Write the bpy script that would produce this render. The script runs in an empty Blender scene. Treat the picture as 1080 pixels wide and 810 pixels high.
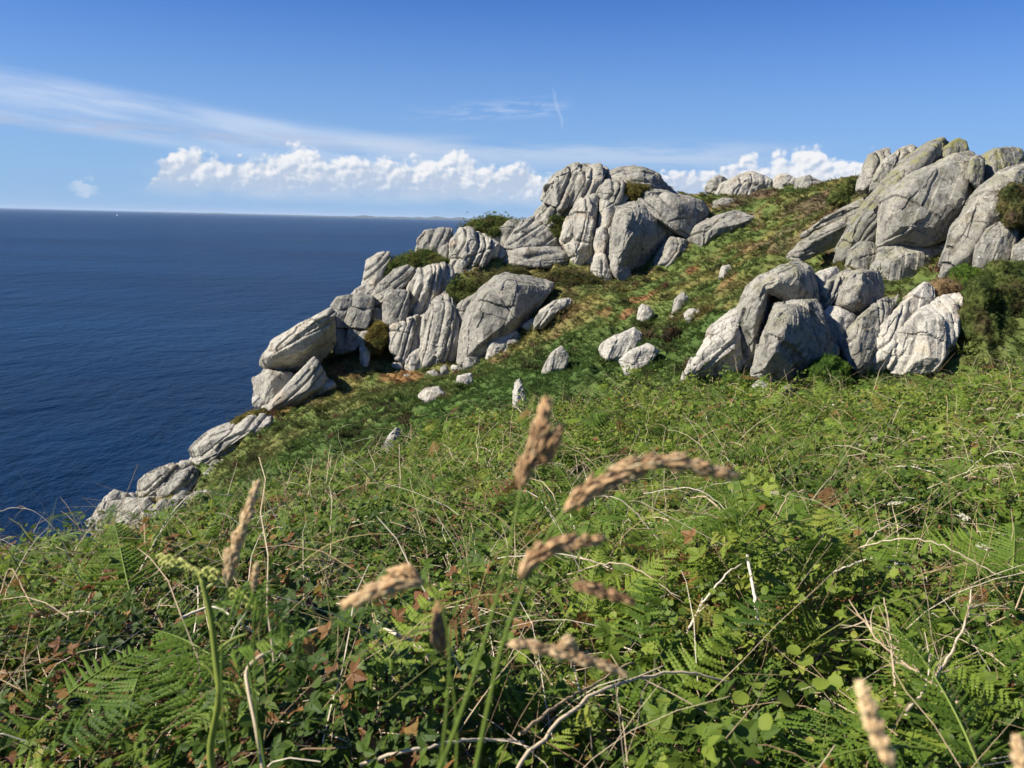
import bpy, bmesh, math, random
import numpy as np
from mathutils import Matrix, Vector

scene = bpy.context.scene
COL = scene.collection
rng = np.random.default_rng(7)
random.seed(7)

# ------------------------------------------------------------------ camera
FPX = 899.0                       # focal length in pixels of the 1080 px wide frame
PITCH = math.radians(10.9)
ROLL = math.atan(0.0239)
_F = np.array([0, math.cos(PITCH), -math.sin(PITCH)])
_U0 = np.array([0, math.sin(PITCH), math.cos(PITCH)])
_R0 = np.array([1.0, 0, 0])
_R = _R0 * math.cos(ROLL) + _U0 * math.sin(ROLL)
_U = -_R0 * math.sin(ROLL) + _U0 * math.cos(ROLL)
SEA_Z = -42.0


def P(px, py, d):
    """world point seen at photo pixel (px,py), at d metres along the view axis"""
    return d * (_F + (px - 540.0) / FPX * _R - (py - 405.0) / FPX * _U)


cam_data = bpy.data.cameras.new("camera")
cam_data.sensor_width = 36
cam_data.lens = 36 * FPX / 1080
cam_data.clip_start = 0.05
cam_data.clip_end = 200000
cam_data.dof.use_dof = True
cam_data.dof.focus_distance = 14
cam_data.dof.aperture_fstop = 11.0
cam = bpy.data.objects.new("camera", cam_data)
COL.objects.link(cam)
m3 = np.stack([_R, _U, -_F], 1)
cam.matrix_world = Matrix([list(m3[i]) + [0.0] for i in range(3)] + [[0, 0, 0, 1]])
scene.camera = cam

# ------------------------------------------------------------------ noise
_perm = np.random.default_rng(11).permutation(256).astype(np.int64)
_perm = np.concatenate([_perm, _perm, _perm])
_g = np.random.default_rng(12).normal(size=(256, 3))
_g /= np.linalg.norm(_g, axis=1)[:, None]


def perlin(p):
    p = np.asarray(p, float)
    i = np.floor(p).astype(np.int64)
    f = p - i
    i &= 255
    u = f * f * f * (f * (f * 6 - 15) + 10)
    res = 0
    for dx in (0, 1):
        wx = u[:, 0] if dx else 1 - u[:, 0]
        hx = _perm[i[:, 0] + dx]
        for dy in (0, 1):
            wy = u[:, 1] if dy else 1 - u[:, 1]
            hy = _perm[hx + i[:, 1] + dy]
            for dz in (0, 1):
                wz = u[:, 2] if dz else 1 - u[:, 2]
                h = _perm[hy + i[:, 2] + dz] & 255
                g = _g[h]
                dot = g[:, 0] * (f[:, 0] - dx) + g[:, 1] * (f[:, 1] - dy) + g[:, 2] * (f[:, 2] - dz)
                res = res + wx * wy * wz * dot
    return res * 1.5


def fbm(p, octv=4, gain=0.5):
    a, s, t = 1.0, 0, 0
    p = np.array(p, float)
    for k in range(octv):
        s = s + a * perlin(p + 17.3 * k)
        t += a
        a *= gain
        p = p * 2.03
    return s / t


def n2(x, y, sc, seed=0.0, octv=3):
    x = np.asarray(x, float)
    q = np.stack([x / sc, np.asarray(y, float) / sc, np.full(x.shape, seed)], -1).reshape(-1, 3)
    return fbm(q, octv).reshape(x.shape)


def smooth(a, b, x):
    t = np.clip((x - a) / (b - a), 0, 1)
    return t * t * (3 - 2 * t)


# ------------------------------------------------------------------ the lie of the land
VEG = 0.42                                  # height of the undergrowth near the camera
_cp = []


def cp(px, py, d, dz=0.0):
    p = P(px, py, d)
    _cp.append((p[0], p[1], p[2] + dz))


for a in [(540, 810, 1.6), (540, 700, 2.3), (540, 600, 3.6), (540, 520, 5.8), (540, 480, 9), (540, 450, 13), (540, 435, 16),
          (300, 700, 2.3), (300, 600, 3.7), (300, 560, 6.3), (300, 524, 11), (0, 700, 2.4), (0, 620, 4.3), (0, 582, 7.5), (120, 560, 12),
          (210, 548, 10.5), (800, 600, 3.4), (800, 520, 5.6), (800, 470, 8.5), (800, 432, 13), (800, 410, 16.6),
          (1060, 600, 3.2), (1060, 520, 5.2), (1060, 450, 9), (1060, 400, 13.5), (1060, 374, 16.5), (720, 412, 16.5), (940, 396, 17)]:
    cp(*a, dz=-VEG)
for a in [(300, 492, 24), (300, 450, 34), (250, 505, 30), (330, 440, 37), (430, 402, 41), (520, 392, 34), (420, 470, 22),
          (545, 418, 22), (540, 390, 33), (560, 425, 19.5), (640, 297, 45), (600, 330, 40), (680, 370, 27), (700, 400, 20),
          (760, 262, 44), (830, 240, 42), (870, 207, 43), (780, 208, 52), (720, 210, 52), (870, 300, 28), (700, 340, 33),
          (800, 285, 30), (760, 320, 25), (740, 360, 21.5), (720, 397, 18.5), (885, 288, 25), (1060, 310, 20), (950, 302, 22.5),
          (900, 212, 32), (850, 245, 34), (450, 396, 42), (510, 386, 40.5), (548, 356, 41), (570, 325, 42), (600, 285, 46.5),
          (690, 288, 45), (375, 392, 42.5), (350, 415, 41), (290, 440, 40), (240, 470, 37), (200, 530, 34), (120, 562, 34),
          (470, 300, 46), (430, 300, 47), (500, 250, 51), (1000, 345, 19.5), (1070, 350, 17.5)]:
    cp(*a)
for a in [(392, 322, 48.5), (430, 298, 49.5), (480, 272, 51), (370, 345, 47), (345, 370, 45.5), (318, 395, 45), (600, 240, 51.5), (650, 222, 51.5), (690, 225, 50.5),
          (540, 262, 51), (460, 330, 46.5), (520, 330, 45), (420, 350, 46), (930, 235, 27.5), (980, 205, 27), (1030, 200, 26.5), (1070, 215, 25), (810, 350, 20.8), (850, 325, 21.2), (900, 318, 20.8),
          (970, 335, 20.2), (230, 480, 38.5), (150, 520, 37.5)]:
    cp(*a)
_cp += [(0, -20, -.2), (25, -10, 3), (-20, -10, -8), (40, 20, 3), (60, 60, 3), (32, 42, 2.2), (26, 34, 2.0), (0, 75, -7), (20, 75, 0),
        (35, 80, 2), (45, 100, 0), (-10, 64, -16), (-16, 56, -22), (-24, 46, -30), (-24, 36, -24), (-18, 26, -17), (-14, 18, -12.5),
        (-10, 11, -7.5), (-8, 6, -5), (-40, 30, -45), (-40, 60, -46), (-30, 85, -46), (0, 125, -46), (40, 160, -46), (90, 160, -20),
        (-60, 0, -46), (-30, 0, -22), (-30, -30, -20), (0, 0, -1.5), (0, -5, -1.2), (-2, 0, -1.6), (2, 0, -1.4), (80, 0, 8), (60, -40, 8),
        (-80, -60, -46), (120, 80, 6), (-6, 90, -30), (14, 100, -20), (-3, 57, -5.5), (4, 62, -3), (12, 58, 1.2)]
_cp = np.array(_cp)
_S = 40.0


def _k(r2):
    return 0.5 * r2 * np.log(r2 + 1e-12)


_c2 = _cp[:, :2] / _S
_A = _k(((_c2[:, None] - _c2[None]) ** 2).sum(-1)) + np.eye(len(_c2)) * 2e-4
_Q = np.concatenate([np.ones((len(_c2), 1)), _c2], 1)
_M = np.block([[_A, _Q], [_Q.T, np.zeros((3, 3))]])
_W = np.linalg.solve(_M, np.concatenate([_cp[:, 2], np.zeros(3)]))


def base_h(x, y):
    x = np.asarray(x, float)
    y = np.asarray(y, float)
    sh = x.shape
    p = np.stack([x.ravel(), y.ravel()], 1) / _S
    out = np.empty(len(p))
    for s in range(0, len(p), 20000):
        q = p[s:s + 20000]
        r2 = ((q[:, None] - _c2[None]) ** 2).sum(-1)
        out[s:s + 20000] = _k(r2) @ _W[:-3] + _W[-3] + q @ _W[-2:]
    return np.clip(out, -52, 12).reshape(sh)


# where the tall undergrowth near the camera gives way to short heath: range as a function of bearing
_az = np.radians([-180, -60, -34, -25, -17.5, -9, 0, 10, 20, 30, 60, 180])
_rb = np.array([6, 6, 8.5, 10.5, 11.5, 14, 16, 17, 17.5, 17.5, 20, 20])


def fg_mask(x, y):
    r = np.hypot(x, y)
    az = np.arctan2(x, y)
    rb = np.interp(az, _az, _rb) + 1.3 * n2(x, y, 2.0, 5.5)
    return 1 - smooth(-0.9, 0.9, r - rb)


def ground(x, y):
    x = np.asarray(x, float)
    y = np.asarray(y, float)
    h = base_h(x, y)
    m = fg_mask(x, y)
    bump = (0.30 - np.abs(n2(x, y, 1.25, 2.2, 2))) * 0.95 + (0.25 - np.abs(n2(x, y, 0.55, 6.2, 2))) * 0.32 + n2(x, y, 3.5, 8.1, 2) * 0.40
    return h + (1 - m) * (bump - 0.12) + m * 0.10 * n2(x, y, 0.8, 3.3)


def veg_h(x, y):
    """height of the undergrowth above the soil: lumpy, with holes"""
    a = n2(x, y, 1.5, 21.0, 2)
    b = n2(x, y, 0.45, 31.0, 2)
    return np.clip(VEG + 0.40 * a + 0.44 * b, 0.06, 1.05)


def hit(px, py, lo=1.0, hi=90.0):
    """distance along the view axis at which the pixel's ray meets the ground"""
    d = np.geomspace(lo, hi, 900)
    p = P(px, py, 1.0)[None] * d[:, None]
    below = p[:, 2] < ground(p[:, 0], p[:, 1])
    i = int(np.argmax(below)) if below.any() else len(d) - 1
    return float(d[i])


# ------------------------------------------------------------------ helpers
def tag(o, label=None, cat=None, group=None, kind=None):
    if label: o["label"] = label
    if cat: o["category"] = cat
    if group: o["group"] = group
    if kind: o["kind"] = kind
    return o


def link(name, mesh, mat=None, parent=None, loc=None):
    o = bpy.data.objects.new(name, mesh)
    COL.objects.link(o)
    if mat is not None and mesh is not None:
        mats = mat if isinstance(mat, (list, tuple)) else [mat]
        for mm in mats:
            mesh.materials.append(mm)
    if parent is not None: o.parent = parent
    if loc is not None: o.location = loc
    return o


def empty(name, loc):
    o = bpy.data.objects.new(name, None)
    o.empty_display_size = 0.1
    COL.objects.link(o)
    o.location = loc
    return o


def np_mesh(name, V, F, attrs=None, smooth_shade=False, mat_idx=None):
    """mesh from arrays; F is (n,3) or (n,4)"""
    V = np.asarray(V, np.float32)
    F = np.asarray(F, np.int32)
    me = bpy.data.meshes.new(name)
    n, k = F.shape
    me.vertices.add(len(V))
    me.vertices.foreach_set("co", V.ravel())
    me.loops.add(n * k)
    me.loops.foreach_set("vertex_index", F.ravel())
    me.polygons.add(n)
    me.polygons.foreach_set("loop_start", np.arange(0, n * k, k, dtype=np.int32))
    me.polygons.foreach_set("loop_total", np.full(n, k, np.int32))
    if mat_idx is not None: me.polygons.foreach_set("material_index", np.asarray(mat_idx, np.int32))
    me.update(calc_edges=True)
    me.polygons.foreach_set("use_smooth", np.full(n, bool(smooth_shade)))
    for nm, arr in (attrs or {}).items():
        arr = np.asarray(arr, np.float32)
        if arr.ndim == 1:
            me.attributes.new(nm, 'FLOAT', 'POINT').data.foreach_set("value", arr)
        else:
            if arr.shape[1] == 3: arr = np.concatenate([arr, np.ones((len(arr), 1), np.float32)], 1)
            me.attributes.new(nm, 'FLOAT_COLOR', 'POINT').data.foreach_set("color", arr.ravel())
    return me


class Acc:
    """collects triangles of many small pieces into one mesh"""
    def __init__(self):
        self.V, self.F, self.T, self.n = [], [], [], 0

    def add(self, V, F, tint=0.5):
        V = np.asarray(V, float)
        self.V.append(V)
        self.F.append(np.asarray(F) + self.n)
        self.T.append(np.full(len(V), tint) if np.isscalar(tint) else np.asarray(tint, float))
        self.n += len(V)

    def scatter(self, tv, tf, pos, mat, tint):
        """template tv,tf copied at every pos (n,3) with matrices (n,3,3) (scale inside), tint (n,)"""
        n, k = len(pos), len(tv)
        if n == 0: return
        V = np.einsum('nij,kj->nki', mat, tv) + pos[:, None]
        F = (tf[None] + (np.arange(n) * k)[:, None, None]).reshape(-1, 3)
        T = np.repeat(tint, k, axis=0)
        self.V.append(V.reshape(-1, 3)); self.F.append(F + self.n); self.T.append(T)
        self.n += n * k

    def mesh(self, name, smooth_shade=False, origin=None, col=False):
        V = np.concatenate(self.V)
        if origin is not None: V = V - np.asarray(origin)[None]
        return np_mesh(name, V, np.concatenate(self.F), {('col' if col else 'tint'): np.concatenate(self.T)}, smooth_shade)


def tube(pts, rad, sides=5, cap=True):
    """tapered tube along a polyline -> V, F(tri)"""
    pts = np.asarray(pts, float)
    n = len(pts)
    rad = np.broadcast_to(np.asarray(rad, float), (n,))
    t = np.gradient(pts, axis=0)
    t /= np.linalg.norm(t, axis=1)[:, None] + 1e-12
    ref = np.array([0.31, 0.87, 0.38])
    a = np.cross(t, ref); a /= np.linalg.norm(a, axis=1)[:, None] + 1e-12
    b = np.cross(t, a)
    ph = np.arange(sides) * 2 * math.pi / sides
    V = pts[:, None] + rad[:, None, None] * (np.cos(ph)[None, :, None] * a[:, None] + np.sin(ph)[None, :, None] * b[:, None])
    F = []
    for i in range(n - 1):
        for j in range(sides):
            p, q = i * sides + j, i * sides + (j + 1) % sides
            F += [(p, q, q + sides), (p, q + sides, p + sides)]
    V = V.reshape(-1, 3)
    if cap:
        for e in (0, n - 1):
            c = len(V)
            V = np.concatenate([V, pts[e][None]])
            for j in range(sides):
                F.append((e * sides + j, e * sides + (j + 1) % sides, c))
    return V, np.array(F)


def spline(pts, n=16):
    """Catmull-Rom through the points"""
    p = np.asarray(pts, float)
    p = np.concatenate([[2 * p[0] - p[1]], p, [2 * p[-1] - p[-2]]])
    out = []
    m = len(p) - 3
    for s in np.linspace(0, m, n):
        i = min(int(s), m - 1); t = s - i
        a, b, c, d = p[i:i + 4]
        out.append(0.5 * (2 * b + (c - a) * t + (2 * a - 5 * b + 4 * c - d) * t * t + (3 * b - a - 3 * c + d) * t ** 3))
    return np.array(out)


def frames(normal, azim):
    """rotation matrices whose z is `normal` and whose y points about `azim`"""
    z = normal / np.linalg.norm(normal, axis=1)[:, None]
    a = np.stack([np.cos(azim), np.sin(azim), np.zeros_like(azim)], 1)
    y = a - (a * z).sum(1)[:, None] * z
    y /= np.linalg.norm(y, axis=1)[:, None] + 1e-9
    x = np.cross(y, z)
    return np.stack([x, y, z], 2)
# ------------------------------------------------------------------ materials
class N:
    """tiny wrapper so shader maths reads as arithmetic"""
    nt = None

    def __init__(self, s): self.s = s

    @staticmethod
    def math(op, a, b=None, c=None, clamp=False):
        n = N.nt.nodes.new('ShaderNodeMath'); n.operation = op; n.use_clamp = clamp
        for i, v in enumerate((a, b, c)):
            if v is None: continue
            if isinstance(v, N): N.nt.links.new(v.s, n.inputs[i])
            else: n.inputs[i].default_value = v
        return N(n.outputs[0])

    def __add__(s, o): return N.math('ADD', s, o)
    __radd__ = __add__
    def __sub__(s, o): return N.math('SUBTRACT', s, o)
    def __rsub__(s, o): return N.math('SUBTRACT', o, s)
    def __mul__(s, o): return N.math('MULTIPLY', s, o)
    __rmul__ = __mul__
    def __truediv__(s, o): return N.math('DIVIDE', s, o)


def val(x): 
    n = N.nt.nodes.new('ShaderNodeValue'); n.outputs[0].default_value = x; return N(n.outputs[0])


def sstep(x, a, b, lo=0.0, hi=1.0):
    n = N.nt.nodes.new('ShaderNodeMapRange'); n.interpolation_type = 'SMOOTHSTEP'
    N.nt.links.new(x.s, n.inputs[0])
    for i, v in enumerate((a, b, lo, hi)):
        if isinstance(v, N): N.nt.links.new(v.s, n.inputs[i + 1])
        else: n.inputs[i + 1].default_value = v
    return N(n.outputs[0])


def xyz(x, y, z):
    n = N.nt.nodes.new('ShaderNodeCombineXYZ')
    for i, v in enumerate((x, y, z)):
        if isinstance(v, N): N.nt.links.new(v.s, n.inputs[i])
        else: n.inputs[i].default_value = v
    return N(n.outputs[0])


def noise(vec, scale, detail=4, rough=0.55, dist=0.0, out=0):
    n = N.nt.nodes.new('ShaderNodeTexNoise')
    N.nt.links.new(vec.s, n.inputs['Vector'])
    n.inputs['Scale'].default_value = scale; n.inputs['Detail'].default_value = detail
    n.inputs['Roughness'].default_value = rough; n.inputs['Distortion'].default_value = dist
    return N(n.outputs[out])


def voronoi(vec, scale, feature='F1', out=0, smoothness=None):
    n = N.nt.nodes.new('ShaderNodeTexVoronoi'); n.feature = feature
    N.nt.links.new(vec.s, n.inputs['Vector']); n.inputs['Scale'].default_value = scale
    return N(n.outputs[out])


def mixc(f, a, b):
    n = N.nt.nodes.new('ShaderNodeMix'); n.data_type = 'RGBA'
    if isinstance(f, N): N.nt.links.new(f.s, n.inputs[0])
    else: n.inputs[0].default_value = f
    for i, v in ((6, a), (7, b)):
        if isinstance(v, N): N.nt.links.new(v.s, n.inputs[i])
        else: n.inputs[i].default_value = (*v, 1)
    return N(n.outputs[2])


def ramp(f, stops):
    n = N.nt.nodes.new('ShaderNodeValToRGB')
    N.nt.links.new(f.s, n.inputs[0])
    e = n.color_ramp.elements
    while len(e) < len(stops): e.new(0.5)
    for el, (p, c) in zip(e, stops):
        el.position = p; el.color = (*c, 1)
    return N(n.outputs[0])


def new_mat(name):
    m = bpy.data.materials.new(name); m.use_nodes = True
    nt = m.node_tree
    for n in list(nt.nodes): nt.nodes.remove(n)
    N.nt = nt
    return m


def out_bsdf(col, rough=0.8, spec=0.3, bump=None, bump_d=0.02, bump_s=1.0, transl=None, metal=0.0):
    nt = N.nt
    o = nt.nodes.new('ShaderNodeOutputMaterial')
    b = nt.nodes.new('ShaderNodeBsdfPrincipled')
    if isinstance(col, N): nt.links.new(col.s, b.inputs['Base Color'])
    else: b.inputs['Base Color'].default_value = (*col, 1)
    if isinstance(rough, N): nt.links.new(rough.s, b.inputs['Roughness'])
    else: b.inputs['Roughness'].default_value = rough
    b.inputs['Specular IOR Level'].default_value = spec
    if bump is not None:
        bn = nt.nodes.new('ShaderNodeBump'); bn.inputs['Distance'].default_value = bump_d; bn.inputs['Strength'].default_value = bump_s
        nt.links.new(bump.s, bn.inputs['Height']); nt.links.new(bn.outputs[0], b.inputs['Normal'])
    sh = b.outputs[0]
    if transl is not None:
        t = nt.nodes.new('ShaderNodeBsdfTranslucent'); mx = nt.nodes.new('ShaderNodeMixShader')
        mx.inputs[0].default_value = transl
        if isinstance(col, N): nt.links.new(col.s, t.inputs[0])
        else: t.inputs[0].default_value = (*col, 1)
        nt.links.new(sh, mx.inputs[1]); nt.links.new(t.outputs[0], mx.inputs[2]); sh = mx.outputs[0]
    nt.links.new(sh, o.inputs['Surface'])
    return b


def pos():
    n = N.nt.nodes.new('ShaderNodeNewGeometry'); return N(n.outputs['Position'])


def nrm_z():
    n = N.nt.nodes.new('ShaderNodeNewGeometry'); s = N.nt.nodes.new('ShaderNodeSeparateXYZ')
    N.nt.links.new(n.outputs['Normal'], s.inputs[0]); return N(s.outputs[2])


def attr(name, out='Fac'):
    n = N.nt.nodes.new('ShaderNodeAttribute'); n.attribute_name = name; return N(n.outputs[out])


def vscale(v, x, y, z):
    n = N.nt.nodes.new('ShaderNodeMapping'); n.inputs['Scale'].default_value = (x, y, z)
    N.nt.links.new(v.s, n.inputs['Vector']); return N(n.outputs[0])


def granite(name, base, dark, pale, lich=0.5, moss=0.0, sc=1.0, warm=0.0):
    m = new_mat(name)
    p = pos()
    big = noise(p, 0.55 * sc, 5, 0.6)
    mid = noise(p, 2.2 * sc, 6, 0.65, 0.4)
    fine = noise(p, 26 * sc, 4, 0.7)
    streak = noise(vscale(p, 1.0, 1.0, 0.22), 3.0 * sc, 5, 0.6)
    c = mixc(sstep(big, 0.35, 0.68), base, pale)
    c = mixc(sstep(streak, 0.5, 0.70) * 0.70, c, dark)                       # grey-black lichen runs
    c = mixc(sstep(mid, 0.50, 0.64) * 0.78 * lich, c, dark)
    c = mixc(sstep(noise(p, 5.5 * sc, 6, 0.75), 0.53, 0.63) * 0.68 * lich, c, (0.088, 0.085, 0.075))
    if warm: c = mixc(sstep(noise(p, 1.1 * sc, 4), 0.55, 0.70) * warm, c, (0.42, 0.29, 0.16))
    spots = voronoi(p, 3.3 * sc)
    wob = noise(p, 9 * sc, 3)
    c = mixc(sstep(spots + (wob - 0.5) * 0.35, 0.10, 0.06) * 0.75, c, (0.60, 0.60, 0.55))   # white crust lichens
    if moss:
        mz = sstep(nrm_z(), 0.1, 0.75) * sstep(noise(p, 1.6 * sc, 5, 0.65), 0.44, 0.60) * moss
        c = mixc(mz, c, (0.185, 0.18, 0.055))
    c = mixc(sstep(fine, 0.48, 0.68) * 0.55, c, (0.10, 0.095, 0.085))
    c = mixc(sstep(fine, 0.46, 0.28) * 0.35, c, (0.58, 0.55, 0.50))
    h = mid * 0.55 + noise(p, 9 * sc, 6, 0.7) * 0.45 + fine * 0.08
    out_bsdf(c, 0.9, 0.15, h, 0.065 / sc, 0.75)
    return m


G_PALE = granite('granite_pale', (0.320, 0.302, 0.250), (0.095, 0.090, 0.076), (0.445, 0.415, 0.340), 0.70, 0.08, 0.8, 0.30)
G_GREY = granite('granite_grey', (0.248, 0.236, 0.198), (0.064, 0.062, 0.054), (0.360, 0.338, 0.280), 0.95, 0.15, 0.75, 0.15)
G_NEAR = granite('granite_near', (0.236, 0.224, 0.186), (0.056, 0.054, 0.047), (0.360, 0.338, 0.278), 1.05, 0.30, 1.5, 0.12)
G_MOSSY = granite('granite_mossy', (0.190, 0.181, 0.150), (0.058, 0.056, 0.048), (0.28, 0.264, 0.215), 1.0, 0.85, 1.5)
G_KNOB = granite('granite_knob', (0.20, 0.19, 0.15), (0.085, 0.083, 0.062), (0.24, 0.23, 0.17), 0.8, 1.5, 2.2)
G_WHITE = granite('granite_white', (0.385, 0.362, 0.300), (0.14, 0.133, 0.113), (0.51, 0.48, 0.40), 0.65, 0.0, 1.3, 0.25)


def leafy(name, stops, transl=0.35, rough=0.5, spec=0.35, jit=0.25):
    m = new_mat(name)
    t = attr('tint')
    c = ramp(t, stops)
    v = noise(pos(), 30, 2)
    n = N.nt.nodes.new('ShaderNodeHueSaturation'); n.inputs['Hue'].default_value = 0.5
    N.nt.links.new(c.s, n.inputs['Color']); N.nt.links.new((v * jit * 2 + (1 - jit)).s, n.inputs['Value'])
    out_bsdf(N(n.outputs[0]), rough, spec, transl=transl)
    return m


M_LEAF = leafy('bramble_leaf', [(0.0, (0.028, 0.054, 0.011)), (0.30, (0.062, 0.110, 0.017)), (0.6, (0.135, 0.198, 0.024)), (0.87, (0.255, 0.308, 0.044)),
                                (0.93, (0.27, 0.14, 0.045)), (1.0, (0.17, 0.075, 0.03))], 0.42, 0.55, 0.22)
M_FERN = leafy('bracken_leaf', [(0.0, (0.055, 0.105, 0.015)), (0.5, (0.125, 0.208, 0.025)), (0.8, (0.23, 0.305, 0.040)), (0.9, (0.25, 0.14, 0.045)), (1.0, (0.13, 0.055, 0.025))], 0.45, .55, .2)
M_STRAW = leafy('dry_stem', [(0.0, (0.12, 0.075, 0.045)), (0.4, (0.33, 0.24, 0.14)), (0.75, (0.56, 0.45, 0.30)), (1.0, (0.74, 0.65, 0.50))], 0.1, 0.9, 0.06)
M_GRASS = leafy('grass_blade', [(0.0, (0.06, 0.12, 0.02)), (0.5, (0.15, 0.20, 0.04)), (1.0, (0.46, 0.38, 0.17))], 0.4, .7, .1)
M_SEED = leafy('seed_head', [(0.0, (0.38, 0.22, 0.11)), (0.5, (0.77, 0.52, 0.275)), (1.0, (0.89, 0.73, 0.46))], 0.40, 0.75, 0.1)
M_STEM = leafy('green_stem', [(0.0, (0.05, 0.10, 0.02)), (0.5, (0.13, 0.20, 0.03)), (0.8, (0.27, 0.31, 0.06)), (1.0, (0.62, 0.60, 0.20))], 0.2, 0.5, 0.25)
M_FLOWER = leafy('flower_white', [(0.0, (0.40, 0.38, 0.26)), (1.0, (0.70, 0.66, 0.50))], 0.3, 0.8, 0.1)
M_DEADLEAF = leafy('dead_leaf', [(0.0, (0.075, 0.035, 0.022)), (0.5, (0.15, 0.065, 0.035)), (1.0, (0.30, 0.17, 0.085))], 0.25, 0.7, 0.2)


def col_mat(name, bump_sc=14, bump_d=0.05, transl=None):
    m = new_mat(name)
    c = attr('col', 'Color')
    v = noise(pos(), 6, 5, 0.7)
    n = N.nt.nodes.new('ShaderNodeHueSaturation')
    N.nt.links.new(c.s, n.inputs['Color']); N.nt.links.new((v * 1.1 + 0.45).s, n.inputs['Value'])
    out_bsdf(N(n.outputs[0]), 0.85, 0.15, noise(pos(), bump_sc, 5, 0.7), bump_d, 1.0, transl=transl)
    return m


M_HEATH = col_mat('heath_ground')
M_TUFT = col_mat('heath_tuft', transl=0.42)
# ------------------------------------------------------------------ heath colours and the ground sheet
RED_SPOTS = [(422, 398, 2.6, .9), (436, 401, 1.4, .8), (488, 490, 0.8, .9), (290, 437, 1.2, .9), (268, 449, 1.2, .8), (300, 436, .8, .7), (683, 313, 1.3, 1.0), (728, 287, 1.1, .9), (660, 334, .9, .8),
             (505, 462, 0.8, .8), (665, 318, .9, .7), (763, 300, 1.0, .5), (742, 330, 1.0, .5), (560, 425, .5, .3), (842, 300, 1.0, .4), (640, 328, 1.0, .6), (358, 392, 1.0, .8)]
OCHRE = [(590, 305, 3.4, 1), (560, 315, 2.5, 1), (625, 300, 2.6, 1), (400, 380, 2.2, .8), (390, 350, 1.6, 1), (640, 305, 2, .8), (265, 495, 1.6, .6), (250, 480, 1.2, .7), (300, 462, 1.6, .5), (560, 380, 1, .3),
         (470, 305, 1.8, .8), (370, 425, 2, .5), (880, 255, 1.0, .8), (700, 200, 2, .6), (480, 393, 1.6, .8), (540, 372, 1.8, .8), (850, 290, 1.2, .6), (600, 335, 2.0, .7)]
DARKG = [(560, 400, 4, 1), (520, 415, 4, 1), (490, 440, 3.5, 1), (600, 390, 3, .9), (330, 470, 3, .8), (380, 440, 3, .6), (620, 370, 2.5, .8), (450, 460, 3, .7), (700, 380, 2.5, .8), (740, 355, 2, .8), (590, 360, 2.5, .7)]
PURPLE = [(800, 203, 1.6, .9), (860, 215, 1.6, .8), (770, 218, 1.4, .7), (850, 250, 1.5, .5), (820, 255, 1.5, .6), (880, 225, 1.5, .6), (905, 200, 1.2, .5)]


def _centres(tab):
    out = []
    for px, py, r, s in tab:
        q = P(px, py, hit(px, py))
        out.append((q[0], q[1], r, s))
    return out


RED_C, OCHRE_C, DARK_C, PURP_C = [(a, b, c * .42, d) for a, b, c, d in _centres(RED_SPOTS)], _centres(OCHRE), _centres(DARKG), _centres(PURPLE)


def patch(x, y, tab, wob):
    f = np.zeros(x.shape)
    for cx, cy, r, s in tab:
        d = np.hypot(x - cx, (y - cy) * 0.8) / r
        f = np.maximum(f, s * smooth(1.15, 0.55, d + wob))
    return f


def smoothR(a, b, x): return smooth(a, b, x)


def heath_col(x, y):
    x = np.asarray(x, float); y = np.asarray(y, float)
    a = n2(x, y, 3.2, 40, 4); b = n2(x, y, 1.1, 50, 4); c = n2(x, y, 0.5, 60, 3); w = n2(x, y, 0.9, 70, 4) * 0.9
    green = np.array([0.088, 0.122, 0.030]); dk = np.array([0.055, 0.100, 0.022]); olive = np.array([0.165, 0.150, 0.045])
    brown = np.array([0.165, 0.098, 0.050]); yel = np.array([0.175, 0.185, 0.045]); red = np.array([0.30, 0.115, 0.06]); pur = np.array([0.125, 0.068, 0.055])

    def mx(col, t, tgt): return col + t[:, None] * (tgt - col)
    col = np.repeat(green[None], len(x), 0)
    up = smooth(18, 40, np.hypot(x, y) + 10 * n2(x, y, 9, 44, 2) + 0.9 * np.clip(base_h(x, y) + 5, -8, 8))
    col = mx(col, smooth(0.0, 0.30, a) * (0.25 + 0.70 * up), olive)
    col = mx(col, smooth(0.12, 0.34, b) * 0.16, yel)
    col = mx(col, smooth(0.10, 0.36, n2(x, y, 1.7, 80, 4)) * (0.10 + 0.50 * up), brown)
    col = mx(col, patch(x, y, OCHRE_C, w) * (0.16 + 0.40 * smooth(-.15, .2, b)), np.array([0.170, 0.125, 0.048]))
    col = mx(col, patch(x, y, DARK_C, w) * 0.85, dk * 1.05)
    col = mx(col, patch(x, y, PURP_C, w) * 0.8, pur)
    col = mx(col, patch(x, y, RED_C, w) * 0.62, red)
    return np.clip(1.08 * col * (1 + 0.55 * c[:, None]), 0.008, 1)


th = np.radians(np.concatenate([np.linspace(-180, -47, 60, endpoint=False), np.linspace(-47, 47, 620, endpoint=False), np.linspace(47, 180, 60, endpoint=False)]))
rr = np.concatenate([np.geomspace(0.25, 14, 120, endpoint=False), np.linspace(14, 62, 270, endpoint=False), np.geomspace(62, 320, 50)])
TH, RR = np.meshgrid(th, rr, indexing='ij')
GX, GY = (RR * np.sin(TH)).ravel(), (RR * np.cos(TH)).ravel()
GZ = ground(GX, GY)
nt_, nr_ = len(th), len(rr)
idx = np.arange(nt_ * nr_).reshape(nt_, nr_)
nx = np.roll(idx, -1, 0)
F = np.stack([idx[:, :-1], nx[:, :-1], nx[:, 1:], idx[:, 1:]], -1).reshape(-1, 4)[:, ::-1]
gc = heath_col(GX, GY)
fm = fg_mask(GX, GY)[:, None]
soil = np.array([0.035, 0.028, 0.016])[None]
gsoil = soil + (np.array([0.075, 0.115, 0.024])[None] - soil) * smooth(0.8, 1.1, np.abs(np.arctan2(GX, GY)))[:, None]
gc = gc * (1 - fm) + gsoil * fm
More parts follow.
